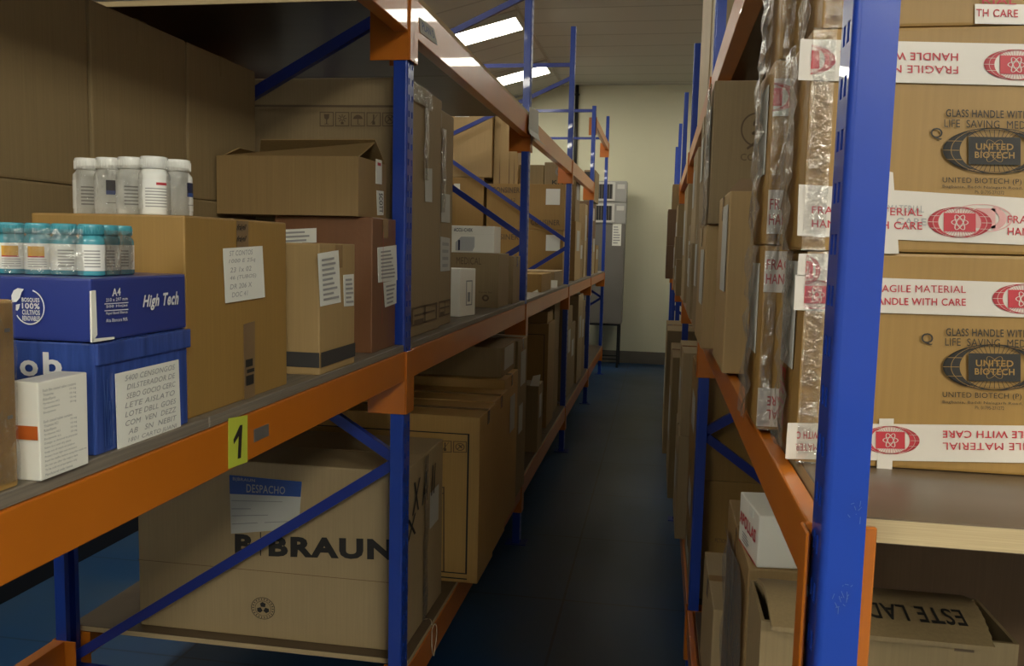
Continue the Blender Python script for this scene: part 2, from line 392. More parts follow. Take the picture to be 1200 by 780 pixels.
def ceiling_material():
    m = bpy.data.materials.new('ceiling_panels'); m.use_nodes = True; N = m.node_tree.nodes; L = m.node_tree.links; b = N['Principled BSDF']
    tc = N.new('ShaderNodeTexCoord'); sp = N.new('ShaderNodeSeparateXYZ'); L.new(tc.outputs['Object'], sp.inputs[0])
    pp = N.new('ShaderNodeMath'); pp.operation = 'PINGPONG'; pp.inputs[1].default_value = .3; L.new(sp.outputs['Y'], pp.inputs[0])
    lt = N.new('ShaderNodeMath'); lt.operation = 'LESS_THAN'; lt.inputs[1].default_value = .018; L.new(pp.outputs[0], lt.inputs[0])
    mx = N.new('ShaderNodeMix'); mx.data_type = 'RGBA'; mx.inputs['A'].default_value = (.54, .53, .47, 1); mx.inputs['B'].default_value = (.40, .39, .34, 1)
    L.new(lt.outputs[0], mx.inputs['Factor']); L.new(mx.outputs['Result'], b.inputs['Base Color']); b.inputs['Roughness'].default_value = .7
    return m
wall_m = mat('cream_painted_wall', (.68, .66, .48, 1), .7, .04, 2, bump=.03, bscale=80)
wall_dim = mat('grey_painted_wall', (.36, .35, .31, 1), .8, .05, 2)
skirt_m = mat('grey_brown_skirting', (.16, .145, .115, 1), .7, .15, 6)
def struct(name, mb, m): return tag(mb.build(name, m), kind='structure')
q = MB(); q.box(XW0, XW1, YW0, YW1, -.12, 0); struct('floor', q, floor_material())
q = MB(); ZL0 = ZC-.25*(XH-XW0)
q.hexa([(XH, YW0, ZC), (XW1, YW0, ZC), (XW1, YW1, ZC), (XH, YW1, ZC), (XH, YW0, ZC+.12), (XW1, YW0, ZC+.12), (XW1, YW1, ZC+.12), (XH, YW1, ZC+.12)])
q.hexa([(XW0, YW0, ZL0), (XH, YW0, ZC), (XH, YW1, ZC), (XW0, YW1, ZL0), (XW0, YW0, ZL0+.12), (XH, YW0, ZC+.12), (XH, YW1, ZC+.12), (XW0, YW1, ZL0+.12)])
struct('ceiling', q, ceiling_material())
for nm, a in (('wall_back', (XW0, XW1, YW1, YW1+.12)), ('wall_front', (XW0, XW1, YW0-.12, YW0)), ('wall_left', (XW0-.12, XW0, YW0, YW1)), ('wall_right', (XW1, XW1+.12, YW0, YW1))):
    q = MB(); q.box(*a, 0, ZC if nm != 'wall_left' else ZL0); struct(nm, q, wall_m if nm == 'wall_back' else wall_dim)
q = MB(); q.box(XW0, XW1, YW1-.015, YW1, 0, .2); q.bevel(.003, 1); struct('baseboard_back', q, skirt_m)
q = MB(); q.box(XH-.02, XH+.02, YW0, YW1, ZC-.012, ZC+.002); struct('trim_1', q, mat('ceiling_batten', (.45, .43, .36, 1), .7))

def ceil_z(x): return ZC if x > XH else ZC-.25*(XH-x)
em = {}
for i, (fx, fy, k) in enumerate(FIXTURES):
    where = {0: 'rectangular ceiling light nearest the back wall, seen past the second post', 1: 'bright rectangular ceiling light seen just above the top left beam'}.get(i)
    t = thing('ceiling_light', where or 'rectangular ceiling light outside the picture further along the ceiling', 'ceiling light', (fx, fy, ceil_z(fx)), 'ceiling lights')
    sl = .25 if fx < XH else 0; w, d = .6, .29
    def S(x, y, z): return (fx+x, fy+y, ceil_z(fx)+x*sl+z)
    q = MB()
    for a, b_, c, e in ((-w, -d, w, -d+.025), (-w, d-.025, w, d), (-w, -d+.025, -w+.025, d-.025), (w-.025, -d+.025, w, d-.025)):
        q.hexa([S(a, b_, -.07), S(c, b_, -.07), S(c, e, -.07), S(a, e, -.07), S(a, b_, -.001), S(c, b_, -.001), S(c, e, -.001), S(a, e, -.001)])
    q.build('frame', ac_white, t)
    if k not in em: em[k] = emit_mat('lit_diffuser', LAMP*k*(1 if k <= 1 else 1))
    q = MB(); w -= .025; d -= .025
    q.hexa([S(-w, -d, -.066), S(w, -d, -.066), S(w, d, -.066), S(-w, d, -.066), S(-w, -d, -.05), S(w, -d, -.05), S(w, d, -.05), S(-w, d, -.05)])
    q.build('diffuser', em[k], t)

# ================================================================ THE RACKS
def post_mb(side, h, PW, PD):
    """perforated upright in local coordinates: the slotted face looks at +x (side=1) or -x (side=-1); stands in y -PD..0"""
    q = MB(); t = .003; s = side
    def bx(xa, xb, *r): q.box(min(xa, xb), max(xa, xb), *r)
    r = .007; bx(-s*r, -s*PW, -PD, -PD+t, 0, h); bx(-s*r, -s*PW, -t, 0, 0, h)        # two flanges
    for cy, a0 in ((-PD+r, -90), (-r, 0)):                                           # rounded edges
        n = 5; P = []
        for i in range(n+1):
            a = math.radians(a0+90*i/n); P.append((-s*r+s*r*math.cos(a), cy+r*math.sin(a)))
        lo = [q.bm.verts.new((x, y, 0)) for x, y in P]; hi = [q.bm.verts.new((x, y, h)) for x, y in P]
        for i in range(n):
            f = [lo[i], lo[i+1], hi[i+1], hi[i]]; q.bm.faces.new(f if s > 0 else f[::-1]).smooth = True
    bx(-s*(PW-t), -s*PW, -PD+t, -PD+.022, 0, h); bx(-s*(PW-t), -s*PW, -.022, -t, 0, h)  # returns
    for y0, y1 in ((-PD+r, -PD+.016), (-PD+.026, -.026), (-.016, -r)): bx(0, -s*t, y0, y1, 0, h)
    z = .04
    for k in range(int(h/.05)):
        for y0, y1 in ((-PD+.016, -PD+.026), (-.026, -.016)):
            z0 = k*.05; bx(0, -s*t, y0, y1, z0 + .020, min(h, z0+.05))
    return q
def rack(name, label, side, xf, frames, heights, depth, beams, decks, PW=.045, bare=(), inset=0, kinds='BABBCC', PD=.075):
    """frames: y of each frame's far face; beams: (bay, z_top, dx); decks: (bay, z_top)"""
    root = thing(name, label, 'rack', (xf-side*depth/2, frames[0], 0)); s = side
    xr = xf - s*depth                                  # outer face of the rear row
    cache = {}
    for fy, h in zip(frames, heights):
        for sx, sd in ((xf, s), (xr, -s)):
            key = (sd, h)
            if key in cache:
                o = cache[key][0].copy(); COL.objects.link(o); o.parent = root; ORG[o.name] = ORG[root.name]
                f_ = cache[key][1].copy(); COL.objects.link(f_); f_.parent = o
            else:
                q = post_mb(sd, h, PW, PD); me = q.build('upright_post', post_blue); o = me; o.parent = root
                q = MB(); q.box(-PW-.02, PW+.02, -PD-.015, .015, 0, .006); q.box(-.03, .03, -PD/2-.008, -PD/2+.008, .006, .02)
                f_ = q.build('base_plate', brace_blue); f_.parent = o; f_.location = (-sd*PW/2, 0, 0); cache[key] = (o, f_)
            o.location = Vector((sx, fy, 0)) - ORG[root.name]; ORG[o.name] = Vector((0, 0, 0))
        # lattice of the frame
        ym = fy - PD/2; fi = xf - s*PW*.6; ri = xr + s*PW*.6
        nodes = {'A': [('r', .32, 'f', 1.14), ('f', 1.14, 'r', 1.9), ('r', 1.93, 'f', 2.6), ('f', 2.64, 'r', 3.4)],
                 'C': [('r', .32, 'f', 1.14), ('f', 1.14, 'r', 1.9)],
                 'B': [('f', .34, 'r', 1.03), ('r', 1.07, 'f', 1.86), ('f', 1.91, 'r', 2.72), ('r', 2.78, 'f', 3.34)]}[kinds[frames.index(fy)]]
        for a, za, b, zb in nodes:
            if max(za, zb) > h or frames.index(fy) in bare: continue
            q = MB(); pa = Vector((fi if a == 'f' else ri, ym, za)); pb = Vector((fi if b == 'f' else ri, ym, zb))
            d = (pb-pa).normalized(); n = Vector((0, 1, 0)); wv = d.cross(n)
            q.bar(pa-n*.012, pb-n*.012, .034, .003, n)
            for k in (-1, 1): q.bar(pa+wv*k*.0155, pb+wv*k*.0155, .003, .024, n)
            q.build('diagonal_brace', brace_blue, root)
        for z in (.29, 3.45):
            if z > h or (frames.index(fy) in bare and z < 1): continue
            q = MB(); q.box(min(fi, ri), max(fi, ri), ym-.012, ym+.012, z-.017, z+.017); q.build('horizontal_brace', brace_blue, root)
    # beams
    cw = .070 if side < 0 else .088
    for bay, zt, bh, step, rows in beams:
        y0, y1 = frames[bay], frames[bay+1]-PD
        for row in rows:
            x = (xf if row == 'f' else xr); sd = s if row == 'f' else -s; xo = x + sd*.004
            q = MB(); lo, hi = sorted((xo, xo-sd*.045)); st = sorted((xo, xo-sd*.022))
            if not step: q.box(lo, hi, y0+.004, y1-.004, zt-bh, zt)
            else:
                P = [(lo, zt-bh), (hi, zt-bh)]; w = .022; zs_ = zt-.022
                prof = [(xo, zt-bh), (xo, zt), (xo-sd*w, zt), (xo-sd*w, zs_), (xo-sd*.045, zs_), (xo-sd*.045, zt-bh)]
                A = [q.bm.verts.new((x_, y0+.004, z_)) for x_, z_ in prof]; B = [q.bm.verts.new((x_, y1-.004, z_)) for x_, z_ in prof]
                q.bm.faces.new(A); q.bm.faces.new(B[::-1])
                for i in range(6): q.bm.faces.new((A[i], B[i], B[(i+1) % 6], A[(i+1) % 6]))
                bmesh.ops.recalc_face_normals(q.bm, faces=q.bm.faces[:])
            q.bevel(.003, 2)
            bm_ = q.build('beam', orange, root)
            for e, yy in ((0, y0), (1, y1)):
                q = MB(); ya, yb = (yy+.0005, yy+.006) if e == 0 else (yy-.006, yy-.0005)
                xa, xb = sorted((xo+sd*.002, xo-sd*.125 if sd == s and e == 1 else xo-sd*cw))
                q.box(xa, xb, ya, yb, zt-.205, zt)
                fl = sorted((xo+sd*.002, xo+sd*.006)); yc = (yy-PD*.55, yy+.005) if e == 0 else (yy-.005, yy+PD*.55)
                q.box(fl[0], fl[1], yc[0], yc[1], zt-.205, zt)
                q.bevel(.0015, 1); c = q.build('beam_connector', orange, bm_)
                if e == 1: 
                    pass
    for bay, zt, th, m_, y0_ in decks:
        y0, y1 = frames[bay]+.006, frames[bay+1]-PD-.006
        if y0_ is not None: y0 = y0_
        q = MB(); lo, hi = sorted((xf-s*inset, xr+s*inset)); n = 2 if y1-y0 > 1 else 1
        for i in range(n):
            q.box(lo, hi, y0+(y1-y0)*i/n+.001, y0+(y1-y0)*(i+1)/n-.001, zt-th, zt)
        q.bevel(.0015, 1); q.slots = [m_]; o = q.build('shelf_board', m_, root)
    return root
def two_tone_board():
    """worn face on top and below, layered edge"""
    m = bpy.data.materials.new('plywood_board'); m.use_nodes = True; N = m.node_tree.nodes; L = m.node_tree.links; b = N['Principled BSDF']
    g = N.new('ShaderNodeNewGeometry'); sp = N.new('ShaderNodeSeparateXYZ'); L.new(g.outputs['Normal'], sp.inputs[0])
    ab = N.new('ShaderNodeMath'); ab.operation = 'ABSOLUTE'; L.new(sp.outputs['Z'], ab.inputs[0])
    gt = N.new('ShaderNodeMath'); gt.operation = 'GREATER_THAN'; gt.inputs[1].default_value = .7; L.new(ab.outputs[0], gt.inputs[0])
    tc = N.new('ShaderNodeTexCoord'); cols = []
    for sc, a, c in (((1, 5, 1), (.085, .058, .034, 1), (.14, .098, .058, 1)), ((3, 3, 260), (.36, .26, .13, 1), (.60, .47, .26, 1))):
        mp = N.new('ShaderNodeMapping'); mp.inputs['Scale'].default_value = sc; L.new(tc.outputs['Object'], mp.inputs[0])
        no = N.new('ShaderNodeTexNoise'); no.inputs['Scale'].default_value = 3; L.new(mp.outputs[0], no.inputs[0])
        mx = N.new('ShaderNodeMix'); mx.data_type = 'RGBA'; mx.inputs['A'].default_value = a; mx.inputs['B'].default_value = c; L.new(no.outputs[0], mx.inputs['Factor']); cols.append(mx)
    mx = N.new('ShaderNodeMix'); mx.data_type = 'RGBA'; L.new(gt.outputs[0], mx.inputs['Factor']); L.new(cols[1].outputs['Result'], mx.inputs['A']); L.new(cols[0].outputs['Result'], mx.inputs['B'])
    L.new(mx.outputs['Result'], b.inputs['Base Color'])
    ro = N.new('ShaderNodeMapRange'); ro.inputs['To Min'].default_value = .7; ro.inputs['To Max'].default_value = .33; L.new(gt.outputs[0], ro.inputs[0]); L.new(ro.outputs[0], b.inputs['Roughness'])
    return m
board = two_tone_board()
BAY = 2.5; Y1 = 2.7075
LF = [Y1-BAY, Y1, Y1+BAY, Y1+2*BAY, Y1+3*BAY, Y1+4*BAY]
FB = ('f', 'r')
left_rack = rack('pallet_rack', 'tall pallet rack on the left of the aisle, blue posts and orange beams', 1, XL, LF, [4.1, 4.1, 4.1, 3.77, 3.5, 3.76], 1.29,
    [(b, 1.508, .094, False, FB) for b in range(5)] + [(b, .409, .115, False, FB) for b in range(5)] + [(b, 2.625, .12, False, FB) for b in range(4)] + [(4, 3.38, .1, False, FB)],
    [(b, ZM, .0215, deck_grey, None) for b in range(5)] + [(b, ZL, .0205, board, None) for b in range(1, 5)] + [(0, 2.646, .02, board, None), (1, 2.646, .02, board, None)])
YA = .9127
RF = [YA, YA+BAY, YA+2*BAY, YA+3*BAY, YA+4*BAY, YA+5*BAY-.1]
right_rack = rack('pallet_rack', 'pallet rack on the right of the aisle, its blue end post closest to the camera', -1, XR, RF, [4.1, 4.1, 3.2, 3.33, 3.4, 3.4], 1.2,
    [(b, 1.570, .067, True, FB) for b in range(5)] + [(b, .43, .1, True, FB) for b in range(5)] + [(b, 2.50, .09, True, FB) for b in range(5)],
    [(b, ZR, .028, board, YA+.012 if b == 0 else None) for b in range(5)] + [(b, ZL, .02, board, None) for b in range(5)] + [(b, 2.50, .02, board, None) for b in range(4)], PW=.040, bare=(0,), inset=.027, kinds='AAAAAA', PD=.06)
q = MB(); q.box(XL-1.2, XL-.05, 2.27, 2.31, 2.592, 2.6255); q.bevel(.003, 1); q.build('support_bar', steel, left_rack)

# tags and stickers on the beams
bl = Box(XL-.05, XL+.0045, .3, 12.6, 1.414, 1.508); bl.root = left_rack
Q = bl.quad('A', (267, 490), (289, 486), (289, 541), (267, 549)); o = plate(bl, Q, yellow, 'number_tag', 'yellow green tag with a black figure one', off=.002)
Ink(bl, .0028).poly(Q, [(.44, .14), (.62, .14), (.70, .82), (.56, .82), (.22, .56), (.24, .46), (.50, .60)]).done(ink_black, o, 'printed_number')
Q = bl.quad('A', (297, 503), (314, 496), (314, 510), (297, 518)); plate(bl, Q, steel, 'sticker', 'small silver sticker', off=.002)
bt = Box(XL-.05, XL+.0045, .3, 12.6, 2.505, 2.625); bt.root = left_rack
Q = bt.quad('A', (491, 20), (508, 34), (512, 53), (492, 38)); o = plate(bt, Q, paper_grey, 'shelf_label', 'grey paper label on the top beam', off=.002)
Ink(bt, .0028).text(sub(Q, .12, .3, .85, .8), 'PLAN S', .01).done(ink_blue, o)
Q = bt.quad('A', (618.5, 125), (629, 130), (629, 172), (616.5, 163)); o = plate(bt, Q, paper_grey, 'paper_sign', 'curled paper sign hanging from the top beam', off=.012, curl=.05)
small_print(bt, o, sub(Q, .1, .3, .9, .9), 5, ink_grey)
pa = Box(XR, XR+.040, YA-.06, YA, 0, 4); pa.root = right_rack; k = Ink(pa, .0012); scuff = mat('pale_blue_scuff', (.10, .15, .42, 1), .6, .3, 60)
for cx_, cy_ in ((985, 702), (1004, 598), (990, 690)):
    Qs = pa.rect('F', (cx_-8, cy_-10), (cx_+8, cy_+10))
    for i in range(7): u_, v_ = random.random(), random.random(); k.line(Qs, (u_, v_), (u_+random.uniform(-.3, .3), v_+random.uniform(-.5, .5)), .05)
k.done(scuff, right_rack, 'scuff_marks', 'pale scuff marks')
b_ = (at(944, 690, y=YA+.0005)); q = MB(); q.lathe([(.001, 0), (.006, 0), (.006, .006), (.001, .006)], (0, 0, 0), 12); bmesh.ops.rotate(q.bm, verts=q.bm.verts[:], matrix=Matrix.Rotation(math.pi/2, 3, 'X'))
bmesh.ops.translate(q.bm, verts=q.bm.verts[:], vec=b_+Vector((0, 0, 0))); q.build('safety_pin', steel, right_rack)

# ================================================================ LEFT RACK, MIDDLE SHELF, NEAR BAY
def pxbox(fr, z, left=None, top=None, rear=None, w=None, d=None, h=None):
    """corners of an axis-aligned box from its front right bottom corner (pixel) on height z"""
    p = at(*fr, z=z); x1, y0 = p.x, p.y
    x0 = at(*left, y=y0).x if left else x1-w
    z1 = at(*top, y=y0).z if top else z+h
    y1 = at(*rear, x=x1).y if rear else y0+d
    return x0, x1, y0, y1, z, z1
def pxboxl(fl, z, right=None, top=None, rear=None, w=None, d=None, h=None):
    p = at(*fl, z=z); x0, y0 = p.x, p.y
    x1 = at(*right, y=y0).x if right else x0+w
    z1 = at(*top, y=y0).z if top else z+h
    y1 = at(*rear, x=x0).y if rear else y0+d
    return x0, x1, y0, y1, z, z1

b = carton('plain brown carton cut off by the left edge of the picture', -1.1, -.80, .5, .955, ZM, at(21, 351, y=.95).z, card_amber, seam='y')
for v in (.09, .2):
    k = Ink(b, .002); Q = b.fr('A', .955, v/b.h, .975, v/b.h+.02); k.rect(Q); k.done(steel, b.root, 'staple')
clear_tape(b, 'A', b.d-.05, b.d-.004, .01, .24)

# white printed box with the orange stripe
x0, x1, y0, y1, z0, z1 = pxbox((48, 564), ZM, left=(25, 560), top=(44, 448), rear=(105, 543))
b = carton('narrow white printed box with an orange stripe standing on the orange beam edge', x0-.012, x1, y0, y1, z0, z1, white_card, name='medicine_box', cat='box', bev=.002, jit=.001)
k = Ink(b, .0018); k.rect(b.fr('F', 0, .42, 1, .56)); k.done(mat('burnt_orange_print', (.55, .12, .02, 1), .4), b.root, 'orange_stripe', 'orange stripe')
Q = b.fr('A', .05, .03, .96, .93)
k = Ink(b, .0018); n = 20
words = ['Each film coated tablet contains', 'Thiamine', 'Riboflavin', 'Pyridoxine HCl', 'Cyanocobalamin', 'Excipients', None, 'Each coated tablet contains', 'Thiamine HCl', 'Riboflavin', 'Pyridoxine HCl', 'Excipients q.s.', 'Dosage: as directed by physician', 'Store in a cool dry place', 'Keep out of reach of children', 'Protect from light and moisture', 'Read the leaflet before using the medicine', 'Do not use after the expiry date', 'To be sold on prescription only', 'Manufactured under licence']
for i, t in enumerate(words):
    if not t: continue
    y = 1-(i+1)/n; k.text(sub(Q, .02, y+.012, .02+min(.94, .021*len(t)+.05), y+.042), t)
    if i in (1, 2, 3, 4, 8, 9, 10, 11): k.text(sub(Q, .6, y+.012, .74, y+.042), '10 mg')
k.done(ink_grey, b.root)

# blue paper boxes
x0, x1, y0, y1, z0, z1 = pxbox((113, 535), ZM, top=(105, 402), rear=(222, 503), w=.34)
zmid = z1
b = carton('shrink-wrapped blue paper box with a handwritten sheet, under the other blue box', x0, x1, y0, y1, z0, z1, blue_wrap, name='paper_box', cat='box')
q = MB(); q.box(x0+.02, x1+.004, y0+.004, y1+.003, z1-.034, z1-.001); q.bevel(.003, 2); q.build('lid', blue_wrap, b.root)
Q = b.quad('A', (134, 438), (208, 421), (211, 507), (137, 531)); o = plate(b, Q, paper, 'paper_note', 'handwritten white sheet', off=.002)
scribble(b, o, sub(Q, .04, .06, .97, .97), ['5400 CENSONGOS', 'DILSTERADOR DE', 'SEBO GOCIO CERC', 'LETE AISLATO', 'LOTE DBLL GOES', 'COM  VEN  DEZZ', 'AB   SN  NEBIT', ' 1801 CARTO JUANI'], ink_lgrey)
Q = b.quad('F', (24, 413), (74, 413), (74, 441), (24, 443))
k = Ink(b, .002); k.text(b.rect('F', (24, 421), (46, 441)), 'o', .03, 0); k.text(b.rect('F', (51, 412), (74, 441)), 'b', .03, 0); k.done(ink_white, b.root, 'printed_text', 'large white letters')
k = Ink(b, .002); k.text(b.rect('A', (120, 445), (133, 520)), 'Mar', .02); k.done(ink_blue, b.root, 'printed_text', 'pale blue letters')
z2 = at(104, 326, y=y0).z
b4 = carton('blue A4 paper box with white print, on top of the shrink-wrapped blue box', x0-.01, x1+.001, y0-.004, y1-.003, zmid+.001, z2, blue_box, name='paper_box', cat='box')
k = Ink(b4, .002)
k.text(b4.quad('A', (166, 346), (208, 341), (208, 361), (166, 364)), 'High Tech', .03, .3)
k.text(b4.quad('A', (130, 338), (140, 337), (140, 346), (130, 347)), 'A4', .03)
for i, t in enumerate(('210 x 297 mm', '500 Hojas', 'Papel Bond Blanco', 'Alta Blancura 96%')):
    y = 348.5+i*8; k.text(b4.quad('A', (123, y+1), (148, y-1), (148, y+3), (123, y+5)), t, .01)
for y in (355.5, 363.5): k.poly(b4.quad('A', (121, y), (149, y-1.8), (149, y-.8), (121, y+1)), [(0, 0), (1, 0), (1, 1), (0, 1)])
Qc = b4.rect('F', (17, 338), (54, 381))
k.arc(Qc, .5, .5, .5, .5, .07, -150, 75, 40)
for i, t in enumerate(('BOSQUES', '100%', 'CULTIVOS', 'RENOVABLES')): k.text(sub(Qc, .26, .72-.17*i-.1, .84, .72-.17*i+(.04 if i != 1 else .06)), t, .02)
k.poly(Qc, [(-.06, .62), (-.08, .8), (0, .95), (.14, 1.02), (.34, 1.0), (.26, .9), (.2, .75), (.08, .63)]); k.poly(Qc, [(.05, .4), (.06, .55), (.2, .58), (.16, .45), (.1, .38)])
k.done(ink_white, b4.root)
mb = MB(); P = [b4.pt('A', *b4.uv('A', *p), .003) for p in ((105, 341), (110, 340), (112, 392), (106, 401))]; mb.slab(P[::-1], b4.ex, .003)
P = [b4.pt('A', *b4.uv('A', *p), .003) for p in ((106, 397), (132, 394.5), (132, 397), (106, 401))]; mb.slab(P[::-1], b4.ex, .003); mb.build('torn_edge', paper, b4.root)

# big golden carton behind
x0, x1, y0, y1, z0, z1 = pxbox((220, 492), ZM, left=(40, 400), top=(217, 252), rear=(337, 445))
b7 = carton('golden brown carton with a white note, carrying the white bottles', x0, x1, y0, y1, z0, z1, card_gold, seam='x', tape_m=tape_dark, drop=.13)
Q = b7.quad('A', (260, 291), (306, 288), (309, 348), (263, 355)); o = plate(b7, Q, paper, 'paper_note', 'handwritten white note', off=.003)
scribble(b7, o, sub(Q, .05, .05, .97, .97), ['ST CONTOS', '1000 E 25q', '23 1x 02', '46 (TUBOS)', 'DR 206 X', 'DOC 41'], ink_lgrey, .2)
Q = b7.quad('A', (285, 380), (298, 376), (298, 465), (286, 470)); plate(b7, Q, tape_dark, 'packing_tape', 'tape over the lower seam')
k = Ink(b7, .003); Q = b7.quad('A', (285, 420), (297, 417), (297, 452), (286, 456)); k.rect(sub(Q, .1, .1, .9, .42)); k.rect(sub(Q, .2, .5, .95, .62)); k.rect(sub(Q, .1, .7, .8, .95)); k.done(ink_black, b7.root, 'printed_marks')
k = Ink(b7, .003); Q = b7.quad('A', (273, 258), (289, 258), (289, 288), (273, 288)); k.text(sub(Q, .15, .1, .9, .4), 'frágil', .02, .6); k.text(sub(Q, .15, .55, .9, .85), 'frágil', .02, .6); k.done(ink_black, b7.root)
ZTOP7 = z1; Z4 = z2

# bottles
def make_bottle(kind, label, group, loc, r, h):
    t = thing('pill_bottle', label, 'bottle', loc, group); c = Vector(loc)
    q = MB(); body = teal if kind == 'teal' else white_pl
    q.lathe([(r*.9, 0), (r*.98, h*.015), (r, h*.04), (r, h*.66), (r*.97, h*.71), (r*.80, h*.765), (r*.78, h*.79)], c, 28); q.build('body', body, t)
    q = MB(); n = h*.79; rc = r*.88
    q.lathe([(rc, n), (rc, h*.97), (rc*.96, h*.995), (rc*.9, h)], c, 28)
    for i in range(28):
        a = 2*math.pi*i/28; q.bar(c+Vector((rc*math.cos(a), rc*math.sin(a), n+.002)), c+Vector((rc*math.cos(a), rc*math.sin(a), h*.95)), .0012, .0012, (math.cos(a), math.sin(a), 0))
    q.build('cap', body, t)
    q = MB(); q.lathe([(r*1.012, h*.1), (r*1.014, h*.105), (r*1.014, h*.6), (r*1.012, h*.605)], c, 28); lb = q.build('label', label_wh, t)
    return t, lb
def bottle_art(lb, c, r, h, kind, ang):
    """marks printed on the wrapped label around angle ang"""
    def patch(a0, a1, z0, z1, m, name, off=1.022):
        q = MB(); q.lathe([(r*off, h*z0), (r*off, h*z1)], c, 10, None, ang+a0, ang+a1); q.build(name, m, lb)
    if kind == 'orange':
        patch(-.8, .35, .36, .55, label_or, 'orange_band'); patch(-.8, .35, .335, .36, ink_red, 'red_line')
        for i in range(4): patch(-.8, .5, .15+.045*i, .165+.045*i, ink_lgrey, 'printed_lines')
    elif kind == 'plain':
        for i in range(6): patch(-.5, .6, .17+.06*i, .195+.06*i, ink_lgrey, 'printed_lines')
    elif kind == 'navy':
        patch(-.25, .55, .42, .60, ink_navy, 'navy_panel'); patch(-.25, .55, .35, .42, ink_blue, 'blue_line'); patch(-.2, .45, .2, .215, ink_lgrey, 'printed_lines')
    elif kind == 'red':
        patch(0.1, .8, .51, .555, ink_red, 'red_word')
        for i in range(7): patch(-.6, .8, .14+.05*i, .158+.05*i, ink_lgrey, 'printed_lines')
def face_ang(c): return math.atan2(-c.y, -c.x)
# teal pack on the A4 box
c0 = at(108, 317, z=Z4); r, h = .0205, .078
p_r = at(108, 314, z=Z4+.002); 
base = Vector((b4.c.x+b4.w/2-.052, b4.c.y-b4.d/2+.075, Z4+.0005))
du = Vector((-.0416, -.004, 0)); dv = Vector((-.004, .0416, 0))
tl = [(0, 0, 'plain', 'white-labelled teal bottle at the right front corner of its pack'), (1, 0, 'plain', 'white-labelled teal bottle second from right, front row'),
      (2, 0, 'orange', 'teal bottle with an orange band, third from the right in the front row'), (3, 0, 'orange', 'teal bottle with an orange band, leftmost one at the picture edge'),
      (0, 1, 'plain', 'teal bottle behind the right front corner bottle of the teal pack'), (0, 2, 'plain', 'teal bottle at the far right back of the teal pack')]
for i, j, kd, lb in tl:
    c = base+du*i+dv*j; t, l = make_bottle('teal', lb, 'teal capped bottles on the blue box', c, r, h); bottle_art(l, c, r, h, kd, face_ang(c))
def film_between(name, label, pts, z0, z1, loc):
    q = MB()
    for a, bb in pts:
        n = 8; g = []
        for j in range(n+1):
            z = z0+(z1-z0)*j/n; g.append([q.bm.verts.new(a+(bb-a)*f+Vector((random.uniform(-.001, .001), random.uniform(-.001, .001), z))) for f in (0, .33, .66, 1)])
        for j in range(n):
            for i in range(3): q.bm.faces.new((g[j][i], g[j][i+1], g[j+1][i+1], g[j+1][i])).smooth = True
    return tag(q.build(name, film, None, loc), label, 'plastic film')
def hull_gaps(cs, r):
    out = []
    for a, bb in zip(cs, cs[1:]):
        d = (bb-a).normalized(); n = Vector((d.y, -d.x, 0))
        if n.dot(-(a+bb)/2 + Vector((0, 0, 0))) < 0: n = -n
        out.append((Vector((a.x, a.y, 0))+n*r*1.04, Vector((bb.x, bb.y, 0))+n*r*1.04))
    return out
cs = [base+du*i for i in (3, 2, 1, 0)]; cs2 = [base+dv*j for j in (0, 1, 2)]
film_between('shrink_wrap', 'clear shrink wrap stretched between the teal bottles', hull_gaps(cs, r)+hull_gaps(cs2, r), Z4+.002, Z4+.07, (0, 0, 0))
# white pack on the golden carton
r, h = .0275, .106
base = Vector((-.918, 1.452, ZTOP7+.0005)); du = Vector((-.054, .013, 0)); dv = Vector((.013, .054, 0))
wl = [(0, 0, 'red', 'white bottle with a red word on its label, front corner of the pack'), (1, 0, 'plain', 'white bottle with grey print just left of the red-worded one'),
      (2, 0, 'navy', 'white bottle with a navy panel on its label'), (3, 0, 'plain', 'leftmost of the white bottles in clear wrap'),
      (0, 1, 'navy', 'white bottle at the right end of the white pack')]
for i, j, kd, lb in wl:
    c = base+du*i+dv*j; t, l = make_bottle('white', lb, 'white bottles on the golden carton', c, r, h); bottle_art(l, c, r, h, kd, face_ang(c)+(.9 if j else 0))
cs = [base+du*i for i in (3, 2, 1, 0)]; cs2 = [base, base+dv]
film_between('shrink_wrap', 'clear shrink wrap stretched between the white bottles', hull_gaps(cs, r)+hull_gaps(cs2, r), ZTOP7+.002, ZTOP7+.09, (0, 0, 0))

# tall brown cartons at the back of the shelf
ys = [.95, 1.39, 1.81, 2.22, 2.63]; kx = -1.3
names_u = ['large plain brown carton at the top left corner of the picture, behind the bottles', None, 'plain brown carton behind the white bottles, middle of the upper back row', 'plain brown carton at the right end of the upper back row, beside the blue brace']
zs = (ZM, 1.965, 2.39)
for i in range(len(ys)-1):
    carton({0: 'large plain brown carton in the upper back row, at the left edge', 1: 'large plain brown carton at the top left, left of the seam above the bottles', 2: names_u[2], 3: names_u[3]}[i],
           kx-.62, kx, ys[i]+.003, ys[i+1]-.003, zs[1], zs[2], card_dull, seam='x', tape_m=card_dull, group='back row cartons on the left middle shelf', bev=.006)
    carton({0: 'lower back row carton at the left edge, under the large plain one', 1: 'lower back row carton behind the teal bottles', 2: 'lower back row carton behind the white bottles', 3: 'lower back row carton behind the flap-topped carton'}[i],
           kx-.62, kx+.002, ys[i]+.002, ys[i+1]-.002, zs[0], zs[1]-.001, card_dull, group='back row cartons on the left middle shelf', bev=.006)

